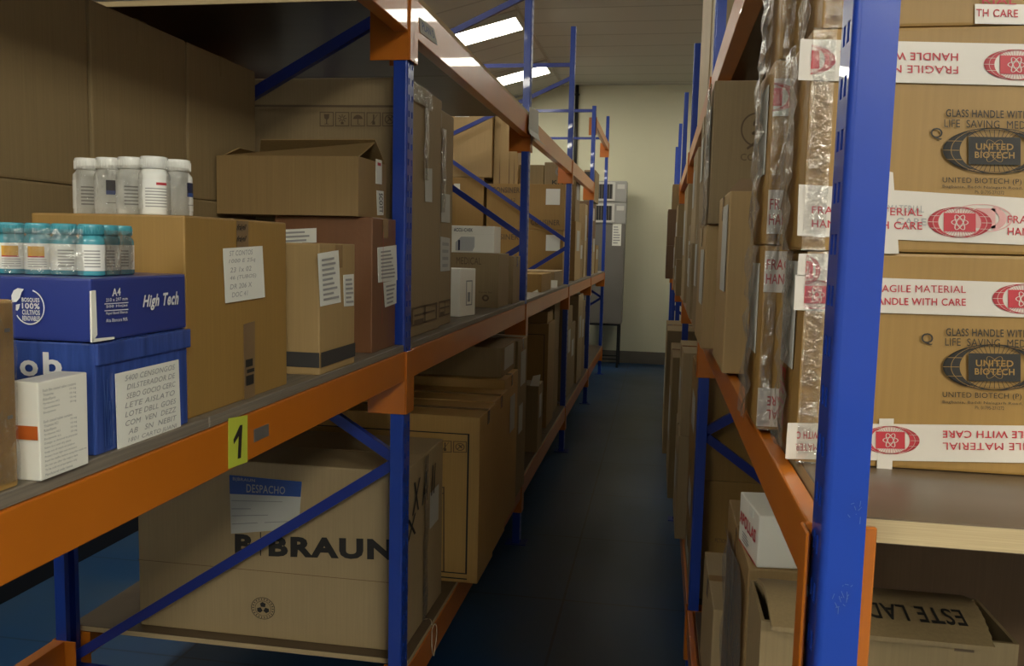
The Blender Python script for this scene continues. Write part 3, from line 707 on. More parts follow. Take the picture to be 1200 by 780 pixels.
for ya, yb_, lb in ((.95, 1.78, 'tall carton added to darken the gap behind the upper back row, left'), (1.80, 2.62, 'tall carton added to darken the gap behind the upper back row, right'), (2.8, 3.9, 'tall carton added to darken the gap behind the one with handling symbols')):
    carton(lb, -2.08, -1.94 if yb_ < 2.7 else -1.79, ya, yb_, ZM+.001, 2.50, card_dark)  # added dark cartons that keep the lit wall out of the gap
# tan carton with the dark stripe
x0, x1, y0, y1, z0, z1 = pxbox((375, 440), ZM, left=(334, 441), top=(372, 285), rear=(416, 420))
b = carton('small tan carton with a dark stripe round its foot and two white notes', x0, x1, y0, y1, z0, z1, card_tan, seam='x')
k = Ink(b, .0018); k.rect(b.fr('F', .01, .06, .99, .175)); k.rect(b.fr('A', .01, .06, .99, .175)); k.done(mat('dark_grey_print', (.045, .042, .04, 1), .6), b.root, 'dark_stripe', 'dark grey stripe')
printed(b, b.quad('A', (372, 297), (396, 293), (399, 354), (375, 359)), 9); printed(b, b.quad('A', (402, 322), (414, 321), (414, 358), (403, 359)), 6)
# reddish carton
x0, x1, y0, y1, z0, z1 = pxbox((436, 414), ZM, left=(322, 414), top=(431, 254), rear=(470, 401)); y1 = 2.615
bR = carton('reddish brown carton under the open carton, next to the blue post', x0, x1, y0, y1, z0, z1, card_red, seam='x')
printed(bR, bR.quad('A', (442, 290), (464, 287), (465, 328), (443, 331)), 8); printed(bR, bR.quad('A', (449, 331), (464, 328), (464, 355), (451, 360)), 5)
printed(bR, bR.quad('F', (330, 269), (371, 267), (371, 284), (330, 286)), 3)
k = Ink(bR, .002); k.line(bR.fr('A', .35, .2, .5, .9), (.1, 0), (.3, 1), .06); k.done(ink_red, bR.root, 'red_mark', 'red crayon mark')
# open carton on top
zt = z1+.001
def open_carton():
    x1, y0 = at(421, 252, z=zt).x, at(421, 252, z=zt).y; x1, y0 = x1, max(y0, 2.30)
    y0 = 2.36; x1 = at(420, 230, y=y0).x; x0 = at(254, 235, y=y0).x; z1 = at(419, 183, y=y0).z; y1 = 2.61
    b = Box(x0, x1, y0, y1, zt, z1); b.root = thing('open_carton', 'open brown carton with raised flaps on top of the reddish carton', 'carton', b.c)
    q = MB(); t = .005
    q.box(x0, x1, y0, y0+t, zt, z1); q.box(x0, x1, y1-t, y1, zt, z1); q.box(x0, x0+t, y0+t, y1-t, zt, z1); q.box(x1-t, x1, y0+t, y1-t, zt, z1); q.box(x0+t, x1-t, y0+t, y1-t, zt, zt+t)
    q.build('body', card, b.root)
    def flap(P, n): q = MB(); q.slab(P, n, .004); return q.build('flap', card, b.root)
    # front and rear flaps lean together like a tent, open at the right end
    flap([(x0+.004, y0+.002, z1), (x1-.002, y0+.002, z1), (x1-.004, y0+.15, z1+.058), (x0+.06, y0+.13, z1+.012)], Vector((0, -.4, .9)))
    flap([(x1-.001, y1-.001, z1), (x0+.01, y1-.001, z1), (x0+.06, y0+.165, z1+.068), (x1-.004, y0+.155, z1+.068)], Vector((0, .5, .86)))
    flap([(x0+.001, y1-.02, z1), (x0+.001, y0+.02, z1), (x0+.04, y0+.06, z1+.03), (x0+.04, y1-.06, z1+.03)], Vector((-.8, 0, .5)))
    flap([(x1-.002, y0+.01, z1-.004), (x1-.002, y1-.01, z1-.004), (x1-.06, y1-.05, z1-.09), (x1-.06, y0+.05, z1-.09)], Vector((.8, 0, -.5)))
    Q = b.quad('A', (440, 186), (447, 188), (447, 216), (440, 215)); o = plate(b, Q, paper, 'paper_label'); Ink(b, .003).rect(sub(Q, .2, .75, .75, .95)).done(ink_red, o, 'red_mark')
    Q = b.quad('A', (441, 223), (449, 224), (449, 252), (442, 252)); o = plate(b, Q, paper, 'paper_label'); Ink(b, .003).text(rot90(sub(Q, .25, .1, .8, .9)), 'SCOTT', .02).done(ink_black, o)
    return b
bo = open_carton()
q = MB(); P = [at(274, 251.5, z=zt-.0), at(304, 251, z=zt)]; xx = bo.c.x-bo.w/2
q.slab([(xx+.02, bo.c.y-bo.d/2-.035, ZTOP7+.004), (xx+.10, bo.c.y-bo.d/2-.05, ZTOP7+.004), (xx+.14, bo.c.y-bo.d/2-.01, ZTOP7+.006), (xx+.03, bo.c.y-bo.d/2-.01, ZTOP7+.006)], (0, 0, 1), .001)
q.bm.free()

# ================================================================ LEFT RACK, MIDDLE SHELF, BEYOND THE FIRST POST
def icons(b, Q, m=ink_brown, name='handling_symbols', parent=None):
    k = Ink(b, .002); n = 5
    for i in range(n):
        q = sub(Q, i/n+.01, 0, (i+1)/n-.01, 1); k.frame(q, .06)
        if i == 0: k.poly(q, [(.3, .85), (.7, .85), (.66, .55), (.54, .46), (.54, .2), (.7, .14), (.3, .14), (.46, .2), (.46, .46), (.34, .55)])
        elif i == 1:
            for a in range(8): k.line(q, (.5+.08*math.cos(a*.785), .55+.08*math.sin(a*.785)), (.5+.32*math.cos(a*.785), .55+.3*math.sin(a*.785)), .06)
            k.rect(q, .4, .14, .6, .3)
        elif i == 2: k.poly(q, [(.14, .52), (.22, .68), (.36, .78), (.5, .82), (.64, .78), (.78, .68), (.86, .52)]); k.rect(q, .47, .16, .53, .52); k.arc(q, .57, .2, .1, .1, .4, 180, 360, 10)
        elif i == 3: k.line(q, (.5, .14), (.5, .85), .09); k.line(q, (.3, .2), (.78, .86), .04); k.rect(q, .4, .12, .6, .34)
        else: k.arc(q, .5, .5, .34, .34, .18); k.line(q, (.26, .26), (.74, .74), .06); k.line(q, (.4, .7), (.65, .4), .1)
    return k.done(m, parent or b.root, name)
p = at(486, 393, z=ZM)
b12 = carton('big tall carton with handling symbols, standing just behind the first blue post', -1.78, -.835, 2.76, 3.22, ZM, 2.395, card_grey, bev=.006)
k = Ink(b12, .002); k.poly(b12.quad('F', (250, 122.5), (475, 123.5), (475, 126), (250, 125)), [(0, 0), (1, 0), (1, 1), (0, 1)]); k.done(ink_brown, b12.root, 'printed_line')
icons(b12, b12.quad('F', (374, 131), (466, 132), (466, 148), (374, 148)))
plate(b12, b12.quad('A', (498, 197), (506, 197.5), (506, 237), (498, 236)), paper_grey)
clear_tape(b12, 'A', .2, .26, .55, .85, .004); clear_tape(b12, 'A', .01, .3, .80, .863, .008, 5)
def stamp(b, a0, a1): 
    k = Ink(b, .002); Q = b.fr('A', a0, .045, a1, .12); k.frame(Q, .06, .1); k.line(Q, (.5, 0), (.5, 1), .05); k.line(Q, (.1, .55), (.9, .55), .1); k.rect(Q, .1, .1, .45, .3); k.done(ink_brown, b.root, 'stamped_frame')
stamp(b12, .15, .9)
b13 = carton('second tall carton beside the one with handling symbols, grey tape down its edge', -1.6, -.85, 3.235, 3.47, ZM, 2.37, card_grey, bev=.006)
clear_tape(b13, 'A', .02, .09, .45, .77, .006); plate(b13, b13.quad('A', (517, 226), (527, 228), (527, 261), (517, 260)), paper_grey); printed(b13, b13.quad('A', (516, 277), (527, 279), (527, 317), (516, 318)), 4, paper_grey)
stamp(b13, .1, .9)
plate(b13, b13.fr('A', .0, .35, .1, .98), steel, 'foil_tape', 'grey foil tape')
# medical carton, white boxes
x1, y0 = at(584, 361, z=ZM).x, at(584, 361, z=ZM).y
bm_ = carton('brown MEDICAL carton under the white box, beyond the tall cartons', at(524, 340, y=y0).x, x1, y0, y0+.3, ZM, at(584, 297, y=y0).z, card_grey)
k = Ink(bm_, .002); k.text(bm_.rect('F', (535, 301), (564, 310)), 'MEDICAL', .015); k.arc(bm_.rect('F', (565, 345), (573, 353)), .5, .5, .5, .5, .5, n=20); k.text(bm_.rect('F', (561, 341), (577, 343.5)), 'Cares for', .0); k.done(ink_brown, bm_.root)
bw = carton('white box with a glucose meter picture on top of the MEDICAL carton', at(526, 280, y=y0+.01).x, at(579.5, 280, y=y0+.01).x, y0+.01, y0+.2, bm_.c.z+bm_.h+.001, at(580, 265, y=y0+.01).z, white_card, name='white_box', cat='box')
k = Ink(bw, .002); k.text(bw.rect('F', (532, 267), (554, 271.5)), 'ACCU-CHEK', .015); k.rect(bw.rect('F', (531, 273.6), (580, 274.6))); k.rect(bw.rect('F', (537, 281), (539, 293))); k.done(ink_navy, bw.root)
k = Ink(bw, .0019); k.poly(bw.rect('F', (534, 277), (556, 294)), [(0, 0), (.9, 0), (1, .3), (1, 1), (.3, 1), (0, .6)]); k.done(mat('pale_grey_print', (.45, .46, .46, 1), .5), bw.root, 'printed_picture', 'pale grey picture')
p = at(554, 368, z=ZM)
bs = carton('small white carton leaning out in front of the MEDICAL carton', p.x-.16, p.x, p.y-.16, p.y, ZM, at(554, 314, y=p.y).z, white_card, name='white_box', cat='box', yaw=math.radians(-14))
k = Ink(bs, .002); k.frame(bs.fr('A', .35, .22, .75, .75), .12, .05); k.rect(bs.fr('A', .45, .3, .62, .5)); k.done(ink_lgrey, bs.root, 'printed_panel')
x1, y0 = at(604, 355, z=ZM).x, at(597, 356, z=ZM).y
carton('thin brown carton standing just right of the MEDICAL carton', x1-.13, x1, y0, y0+.24, ZM, at(597, 300, y=y0).z, card_grey, seam='x')
# third bay
x1, y0 = at(640, 347, z=ZM).x, 5.72
b = carton('low brown carton with a loose white slip, beside the second blue post', -1.2, -.83, 6.1, 6.65, ZM, 1.66, card_gold, seam='y'); xx = b
p = b.fr('F', .55, .1, .85, .5); plate(b, b.quad('F', (618, 345), (630, 339), (632, 347), (618, 353)), paper)
b = carton('low brown carton with a white label on its front, just before the third blue post', -1.2, -.835, 6.9, 7.5, ZM, 1.66, card_grey)
plate(b, b.rect('F', (643, 328), (653, 343)), paper)
Y4 = 7.78
def at4(px, py): return at(px, py, y=Y4)
z_a, z_b = at4(660, 323).z, at4(660, 270).z; z_c = at4(663, 216).z
b = carton('lowest brown carton of the stack behind the third blue post', -1.6, -.87, Y4, 8.3, ZM, z_a, card_gold, group=None)
b = carton('middle carton of the stack behind the third blue post, white label half hidden', -1.6, -.872, Y4, 8.35, z_a+.001, z_b, card_gold); bb = b
plate(b, b.rect('F', (640, 275), (656, 294)), paper); k = Ink(b, .002); k.text(b.rect('F', (586, 274), (608, 281)), 'SINER', .02); k.done(ink_brown, b.root)
b = carton('brown carton marked CONSINER with a square white label, top of the tall stack', at4(570.5, 214).x, -.866, Y4, 8.4, z_b+.002, z_c, card_gold)
k = Ink(b, .002); k.text(b.rect('F', (577, 219), (609, 226)), 'CONSINER', .02); k.text(b.rect('F', (622, 257), (656, 264)), 'CONSINER', .02); k.text(b.rect('F', (592, 232), (604, 236)), 'X 12', 0); k.done(ink_brown, b.root)
plate(b, b.rect('F', (640, 221), (656, 240)), paper)
b = carton('small dark carton on top of the CONSINER carton, next to the second post', at4(606, 200).x, at4(636, 200).x, Y4+.1, 8.3, z_c+.001, at(620, 193, y=Y4+.1).z, card_dull)
b = carton('grey-brown carton with a dark grey mark on top of the CONSINER carton, nearest the beam', at4(637, 200).x, -.87, Y4+.05, 8.3, z_c+.001, at(650, 190, y=Y4+.05).z, card_grey)
k = Ink(b, .002); k.text(b.rect('F', (647, 211), (662, 216)), 'KIT', .02); k.done(ink_black, b.root); k = Ink(b, .002); k.arc(b.rect('F', (651, 196), (658, 206)), .5, .5, .5, .5, .6); k.done(ink_grey, b.root, 'printed_mark')
zt_ = at4(550, 208).z
carton('lowest carton of the rear stack left of the CONSINER stack', -1.93, -1.615, Y4, 8.3, ZM, 2.02, card_gold)
b = carton('brown carton with a white corner tag, left of the CONSINER carton', -1.93, -1.615, Y4, 8.3, 2.021, zt_, card_gold); plate(b, b.rect('F', (532, 215), (539, 222.5)), paper)
b = carton('tall tan carton with a white slip at its top, high up behind the blue braces', -1.95, at4(577, 170).x, Y4, 8.3, zt_+.001, 3.06, card_tan, bev=.008); plate(b, b.rect('F', (533, 131), (550, 137)), paper)
b = carton('tall tan carton with long creases, high up left of the second blue post', at4(577.5, 170).x, at4(607, 170).x, Y4+.04, 8.4, z_c+.001, 3.05, card_tan, bev=.008)
k = Ink(b, .002)
for u, a, c in ((.24, .0, .5), (.62, .0, .62), (.82, .0, .45)): k.poly(b.fr('F', u, a, u+.05, c), [(0, 0), (1, 0), (.5, 1)])
k.done(card_in, b.root, 'crease')
# far bays: stacks against the aisle
far = [(8.5, 9.1, 1.53, 2.12, 'tan carton behind the third post, lower of its stack', card_tan), (8.55, 9.0, 2.121, 2.56, 'carton stacked on the tan one beyond the third post', card_grey),
       (9.15, 9.6, 1.53, 1.95, 'short brown carton between the third and fourth posts', card), (9.65, 9.95, 1.53, 2.35, 'narrow upright carton just before the fourth post', card_pale),
       (10.3, 10.8, 1.53, 1.98, 'low brown carton just beyond the fourth post', card_dull), (10.9, 11.3, 1.53, 2.1, 'pale carton beyond the fourth post with a white tag', card_pale), (11.4, 11.9, 1.53, 1.9, 'small brown carton near the far end of the left rack', card),
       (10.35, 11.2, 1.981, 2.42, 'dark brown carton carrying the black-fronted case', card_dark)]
for ya, yb, za, zb, lb, m_ in far:
    b = carton(lb, -1.45, -.83-.02*random.random(), ya, yb, za, zb, m_)
    plate(b, b.fr('A', .2, .5, .7, .85), paper_grey)
b = carton('black-fronted case with a white dot, on top beside the fourth blue post', at(684, 215, y=10.5).x, at(697.5, 215, y=10.5).x, 10.5, 11.15, 2.421, at(695, 199, y=10.5).z, card_grey, name='equipment_case', cat='case')
k = Ink(b, .002); k.rect(b.fr('F', .06, .06, .94, .94)); k.done(black_pl, b.root, 'black_front', 'black front panel'); k = Ink(b, .004); k.arc(b.fr('F', .55, .6, .85, .85), .5, .5, .5, .5, .99, n=24); k.done(ink_white, b.root, 'white_dot', 'white dot')

# ================================================================ LEFT RACK, LOW SHELF
bB = carton('very large brown B BRAUN carton on the low shelf behind the blue brace', -1.842, -.83, 2.765, 3.30, ZL, 1.075, card_pale, seam='x', bev=.006, tape_m=card_pale)
k = Ink(bB, .002)
k.text(bB.quad('F', (275.5, 625), (297, 626), (297, 649), (275.5, 647.5)), 'B', .05); k.done(ink_black, bB.root, 'printed_text', 'large black letter'); k = Ink(bB, .002); k.rect(bB.quad('F', (305, 623), (306.2, 623), (306.2, 651), (305, 650))); k.done(ink_black, bB.root, 'printed_bar'); k = Ink(bB, .002)
k.text(bB.quad('F', (315, 627.5), (461, 631.5), (461, 656), (315, 651.5)), 'BRAUN', .05); k.done(ink_black, bB.root, 'printed_text', 'large black letters')
Q = bB.quad('F', (269, 556), (353.5, 563), (350, 624), (264, 626)); Q = bB.quad('F', (269, 556), (354, 564), (350, 619), (271, 625)); o = plate(bB, Q, paper_grey, 'dispatch_label', 'white dispatch label with a blue header')
k = Ink(bB, .0025); k.rect(sub(Q, 0, .68, 1, 1)); k.done(ink_blue, o, 'blue_header', 'blue header band'); 
k = Ink(bB, .0032); k.text(sub(Q, .05, .9, .36, .97), 'B|BRAUN', .02); k.text(sub(Q, .24, .72, .78, .87), 'DESPACHO', .01); k.done(ink_lgrey, o)
k = Ink(bB, .0032)
for y, a, c in ((.56, .02, .75), (.42, .02, .3), (.3, .02, .55), (.16, .02, .4), (.16, .5, .85)): k.rect(sub(Q, a, y, c, y+.015)); 
k.done(ink_grey, o, 'form_lines')
Qc = bB.rect('F', (294.5, 698), (322.5, 726.5)); k = Ink(bB, .002); k.arc(Qc, .5, .5, .5, .5, .05); k.arc(Qc, .5, .5, .34, .34, .05)
for a in (90, 210, 330):
    r_ = math.radians(a); cx, cy = .5+.16*math.cos(r_), .5+.16*math.sin(r_); pts = [(cx+.13*math.cos(r_+t), cy+.13*math.sin(r_+t)) for t in (.2, 1.2, 2.4, 3.9, 5.2)]; k.poly(Qc, pts)
for i in range(22): 
    a = 2*math.pi*i/22; k.line(Qc, (.5+.38*math.cos(a), .5+.38*math.sin(a)), (.5+.45*math.cos(a), .5+.45*math.sin(a)), .035)
k.done(ink_black, bB.root, 'recycling_mark')
k = Ink(bB, .002); k.rect(bB.fr('F', .0, .385, 1, .389)); k.done(card_in, bB.root, 'crease')
k = Ink(bB, .003); k.text(bB.fr('A', .15, .72, .75, .9), 'X A II', .015, .2); k.text(bB.fr('A', .05, .6, .25, .72), 'X', .01); k.done(ink_black, bB.root, 'handwriting')
plate(bB, bB.fr('A', .62, .52, .86, .74), paper_grey); clear_tape(bB, 'A', .24, .30, .0, .64)
# cartons with a printed border
def bordered(b, f='F'):
    k = Ink(b, .002); Q = b.fr(f, .03, .055, .955, .90); t = .006
    for r in ((0, 0, 1, .008), (0, .992, 1, 1), (.992, .006, 1, .994), (0, .006, .006, .994)): k.rect(Q, *r)
    k.rect(b.fr(f, .03, .022, .955, .03)); k.done(ink_black, b.root, 'printed_border')
C1 = carton('large golden carton with a black printed border, sticking out over the low shelf edge', -1.72, -.705, 3.42, 3.76, ZL, 1.145, card_amber, seam='x', bev=.005)
bordered(C1); icons(C1, C1.quad('F', (461, 514), (548, 517), (548, 530), (461, 529)))
k = Ink(C1, .002); k.frame(C1.quad('F', (470, 568), (521, 570), (521, 670), (470, 668)), .03, .015); k.rect(C1.quad('F', (470, 576), (521, 577), (521, 578.5), (470, 577.5))); k.done(ink_brown, C1.root, 'printed_panel')
C2 = carton('golden carton just behind the bordered one, only its edge showing', -1.72, -.715, 3.775, 4.13, ZL, 1.148, card_amber, seam='x')
C3 = carton('third golden carton in the low shelf row behind the bordered one', -1.72, -.735, 4.15, 4.56, ZL, 1.19, card_amber, seam='x'); plate(C3, C3.fr('A', .4, .6, .75, .85), paper_grey)
y0 = 4.2; C4 = carton('flat brown carton with a white end label lying on top of the golden cartons', -1.7, at(588, 440, y=y0).x, y0, 4.62, C3.c.z+C3.h+.001, 1.345, card_dull); plate(C4, C4.fr('A', .15, .2, .8, .95), paper_grey)
C5 = carton('tall brown carton with a grey label after the golden cartons on the low shelf', -1.6, -.755, 4.66, 5.0, ZL, 1.33, card_dull, seam='x'); plate(C5, C5.fr('A', .2, .4, .6, .58), paper_grey); plate(C5, C5.fr('A', .3, .7, .8, .92), paper_grey)
C6 = carton('upright brown carton with a torn white top corner on the low shelf', -1.4, -.79, 5.8, 6.05, ZL, at(628, 452, y=5.8).z, card_dull); plate(C6, C6.fr('A', .2, .5, .6, .85), paper_grey)
q = MB(); q.slab([C6.pt('F', C6.w-.06, C6.h, .002), C6.pt('F', C6.w, C6.h, .002), C6.pt('F', C6.w-.0, C6.h+.07, -.08), C6.pt('F', C6.w-.05, C6.h+.06, -.06)], (.1, -.7, .7), .003); q.build('torn_flap', paper, C6.root, None)
C7 = carton('tall golden carton with a printed border on the low shelf before the third post', -1.5, -.835, 6.62, 7.05, ZL, at(630, 379, y=6.62).z, card_gold); bordered(C7)
C7b = carton('brown carton lying on top of the tall bordered carton on the low shelf', -1.45, -.85, 6.65, 7.0, C7.c.z+C7.h+.001, C7.c.z+C7.h+.09, card_gold)
C8 = carton('brown low-shelf carton with a white label, lower of the pair before the third post', -1.5, -.86, 7.2, 7.6, ZL, .96, card_dull); plate(C8, C8.fr('F', .72, .3, .93, .75), paper_grey)
C9 = carton('brown low-shelf carton with a white label, upper of the pair before the third post', -1.5, -.86, 7.2, 7.6, .961, 1.42, card_dull); plate(C9, C9.fr('F', .72, .35, .93, .8), paper_grey)
for i, (ya, yb, zt_, lb) in enumerate(((7.85, 8.35, 1.3, 'brown carton on the low shelf right behind the third post'), (8.4, 8.9, 1.1, 'shorter brown carton on the low shelf in the fourth bay'), (8.95, 9.5, 1.36, 'tall pale carton on the low shelf in the fourth bay'), (9.55, 10.05, 1.25, 'last brown carton on the low shelf before the fourth post'))):
    b = carton(lb, -1.5, -.82-.02*(i % 2), ya, yb, ZL, zt_, (card_dull, card_grey, card_pale, card_dull)[i]); plate(b, b.fr('A', .25, .5, .65, .75), paper_grey)
# loop of string on the low beam
q = MB(); p0 = Vector((XL+.012, 3.02, .425)); pts = []
for i in range(25):
    a = 2*math.pi*i/24; pts.append(p0+Vector((.004*math.sin(2*a), .035*math.sin(a)*(1-.4*math.cos(a)), -.06+.06*math.cos(a))))
q.tube(pts, .002, 6); pts = [p0+Vector((-.005-.05*t, -.02+.05*math.sin(t*3), .006+.003*math.sin(9*t))) for t in [i/10 for i in range(11)]]; q.tube(pts, .002, 6)
tag(q.build('string_loop', string_m, None, p0), 'thin cream string looped over the low orange beam', 'string')

# ================================================================ RIGHT RACK, MIDDLE SHELF
def ub_carton(label, x0, x1, y0, y1, z0, z1): return carton(label, x0, x1, y0, y1, z0, z1, card_gold, bev=.004, group='medicine cartons on the right middle shelf')
RX0, RY0, RW = .184, 1.15, .478
zb = [ZR+.001, 1.854, 2.131, 2.41]
R = [ub_carton('golden UNITED BIOTECH carton at the bottom of the front stack, on the plywood', RX0, RX0+RW, RY0, RY0+.185, zb[0], zb[1]),
     ub_carton('golden UNITED BIOTECH carton second from the bottom of the front stack', RX0-.008, RX0+RW-.006, RY0, RY0+.185, zb[1]+.001, zb[2]),
     ub_carton('top golden carton of the front stack, cut off by the top of the picture', RX0+.004, RX0+RW, RY0+.004, RY0+.185, zb[2]+.001, zb[3])]
def tape_band(b, f, tl, tr, br, bl_, up=0, name='printed_tape'):
    Q = b.quad(f, tl, tr, br, bl_); return plate(b, Q, frag, name, 'white tape printed in red', off=.0016+up), Q
def frag_text(b, o, f, x0, x1, y1, y2, hgt, flip=False, sl=.02, m=None):
    """the two printed lines; pixels x0..x1 and the two line centres"""
    k = Ink(b, .0026); dy = (x1-x0)*sl
    lines = ('FRAGILE MATERIAL', 'HANDLE WITH CARE') if not flip else ('HANDLE WITH CARE', 'FRAGILE MATERIAL')
    for t, y in zip(lines, (y1, y2)):
        Q = b.quad(f, (x0, y-hgt/2), (x1, y-hgt/2+dy), (x1, y+hgt/2+dy), (x0, y+hgt/2)); k.text(rot180(Q) if flip else Q, t, .012)
    k.done(m or ink_red, o)
def emb(b, o, f, cx, cy, hw, hh, m=None, light=None, words=None, sl=.02):
    emblem(b, o, b.quad(f, (cx-hw, cy-hh-hw*sl), (cx+hw, cy-hh+hw*sl), (cx+hw, cy+hh+hw*sl), (cx-hw, cy+hh-hw*sl)), m or ink_red, light or frag, words)
def black_print(b, gx, rows, cx, cy, qx, qy):
    sl = .025
    for t, y, hh, x0, x1, bo_ in rows:
        dy = (x1-x0)*sl; k = Ink(b, .002); k.text(b.quad('F', (x0, y-hh/2), (x1, y-hh/2+dy), (x1, y+hh/2+dy), (x0, y+hh/2)), t, bo_); k.done(ink_black, b.root)
    k = Ink(b, .002); k.text(b.quad('F', (qx-7, qy-7), (qx+7, qy-7), (qx+7, qy+7), (qx-7, qy+7)), 'Q', .005); k.done(ink_black, b.root)
    emblem(b, b.root, b.quad('F', (cx-61, cy-27-1), (cx+61, cy-27+1), (cx+61, cy+27+1), (cx-61, cy+27-1)), ink_black, card_gold, ('UNITED', 'BIOTECH'))
# bottom carton
b = R[0]
o, Q = tape_band(b, 'F', (931, 294), (1330, 336), (1330, 375), (931, 362)); Q0 = Q
bpy.data.objects.remove(o)
o, Q = tape_band(b, 'F', (932, 322), (1340, 336), (1340, 376), (930, 363))
frag_text(b, o, 'F', 1020, 1131, 337.5, 352.5, 8.5, sl=.012); emb(b, o, 'F', 1199, 350, 37, 17.5); emb(b, o, 'F', 957, 345, 34, 17)
o, Q = tape_band(b, 'F', (936, 297), (972, 297), (972, 323), (934, 323)); emb(b, o, 'F', 944, 316, 17, 17)
o, Q = tape_band(b, 'F', (923, 495), (1330, 500), (1330, 544), (920, 537)); emb(b, o, 'F', 1043, 515, 34, 16.5); frag_text(b, o, 'F', 1104, 1240, 508, 522, 8.5, True, .006); frag_text(b, o, 'F', 870+50, 992, 509, 523, 8.5, True, .006)
o, Q = tape_band(b, 'F', (1030, 490), (1047, 490), (1045, 549), (1027, 549), .0005)
black_print(b, 0, (('GLASS HANDLE WITH CARE', 388.5, 9, 1108, 1232, .012), ('LIFE  SAVING  MEDICINES', 400, 9, 1107, 1236, .012), ('UNITED BIOTECH (P) LIMITED', 462.5, 8, 1104, 1236, .012), ('Bagbania, Baddi Nalagarh Road, Solan (H.P.)', 470.5, 4, 1104, 1236, 0), ('Ph. 01795-271272', 477, 4, 1142, 1176, 0)), 1165, 430, 1086, 397)
# middle carton
b = R[1]
o, Q = tape_band(b, 'F', (938, 46), (1330, 55), (1330, 104), (935, 94)); emb(b, o, 'F', 1190, 76.5, 38, 18); emb(b, o, 'F', 941, 70, 38, 18); frag_text(b, o, 'F', 984, 1122, 67.5-2.8, 82.5-2.8, 9, True, .02)
o2, Q = tape_band(b, 'F', (936, 216), (1330, 240), (1330, 292), (934, 276)); emb(b, o2, 'F', 1124, 260.5, 37.5, 18); frag_text(b, o2, 'F', 951, 1080, 246, 262, 9, False, .02); frag_text(b, o2, 'F', 1180, 1300, 257, 271, 9, False, .02)
k = Ink(b, .0024); Qg = b.quad('F', (1114, 238), (1186, 240), (1186, 273), (1114, 271)); k.arc(Qg, .5, .5, .5, .5, .06); k.rect(Qg, .4, .15, .72, .85); k.arc(Qg, .5, .5, .4, .5, .3, -60, 60, 20); k.done(ink_pink, o2, 'ghost_print', 'faded pink print')
k = Ink(b, .0024); k.text(b.quad('F', (1040, 240), (1082, 241), (1082, 249), (1040, 248)), 'MATERIAL', .01); k.text(b.quad('F', (1050, 255), (1085, 256), (1085, 264), (1050, 263)), 'CARE', .01); k.done(ink_lgrey, o2, 'ghost_print', 'faded grey print')
o, Q = tape_band(b, 'F', (1036, 200), (1046, 202), (1053, 297), (1036, 297), .0005)
black_print(b, 0, (('GLASS HANDLE WITH CARE', 132.5, 9, 1108, 1232, .012), ('LIFE  SAVING  MEDICINES', 144.5, 9, 1106, 1236, .012), ('UNITED BIOTECH (P) LIMITED', 211.5, 8, 1104, 1236, .012), ('Bagbania, Baddi Nalagarh Road, Solan (H.P.)', 218.5, 4, 1104, 1236, 0), ('Ph. 01795-271272', 225, 4, 1142, 1176, 0)), 1165, 177, 1097, 157)
b = R[2]
o, Q = tape_band(b, 'F', (1142, 5), (1240, 6), (1240, 30), (1142, 28)); k = Ink(b, .0026); k.text(b.quad('F', (1143, 11), (1192, 12), (1192, 21), (1143, 20)), 'TH CARE', .012); k.text(b.quad('F', (1150, -3), (1190, -2), (1190, 6), (1150, 5)), 'RIAL', .012); k.done(ink_red, o)
for b in R:   # taped and wrapped ends
    clear_tape(b, 'W', .03, .12, .0, b.h, .010); clear_tape(b, 'F', 0.002, .03, .0, b.h, .005)
Q = R[0].fr('W', .12, .42, .72, .95); l = plate(R[0], Q, paper_grey, 'paper_label'); k = Ink(R[0], .003); 
for i, t in enumerate(('FRAGIL', 'BIOT', '2 0 2', '1 5', 'A')): k.text(sub(Q, .15, .82-.17*i, .8-.08*i, .93-.17*i), t, .01)
k.done(ink_grey, l)
k = Ink(R[0], .003); k.text(rot90(R[0].fr('W', .2, .1, .5, .4)), 'ERIC', .02); k.done(ink_red, R[0].root)
# second column
X2, Y2 = .156, 1.352
S = [ub_carton('golden carton at the bottom of the second stack, behind the front stack', X2, X2+RW, Y2, Y2+.185, zb[0], 1.862),
     ub_carton('golden carton in the middle of the second stack, torn silver wrap on its end', X2, X2+RW, Y2, Y2+.185, 1.863, 2.136),
     ub_carton('top carton of the second stack, wrapped in clear tape', X2+.006, X2+RW, Y2, Y2+.185, 2.137, 2.41)]
for b, bands in ((S[0], ((.75, .97), (.02, .23))), (S[1], ((.7, .9), (.06, .3)))):
    for n_, (a, c) in enumerate(bands):
        Q = b.fr('F', 0.003, a, .3, c); o = plate(b, Q, frag, 'printed_tape', 'white tape printed in red', off=.0016)
        if b is S[1] and n_ == 0: emblem(b, o, sub(Q, -.46, .1, .27, .9), ink_red, frag)
        else:
            k = Ink(b, .0026); Qt = rot180(Q) if b is S[0] and n_ == 1 else Q; k.text(sub(Qt, .02, .55, .9, .8), 'FRAGILE MATERIAL', .012); k.text(sub(Qt, .02, .2, .9, .45), 'HANDLE WITH CARE', .012); k.done(ink_red, o)
for b in S:
    clear_tape(b, 'W', .02, .13, .0, b.h, .012); clear_tape(b, 'F', .001, .02, 0, b.h, .006)
for b in S[:2]: plate(b, b.fr('W', .25, .4, .75, .9), paper_grey)
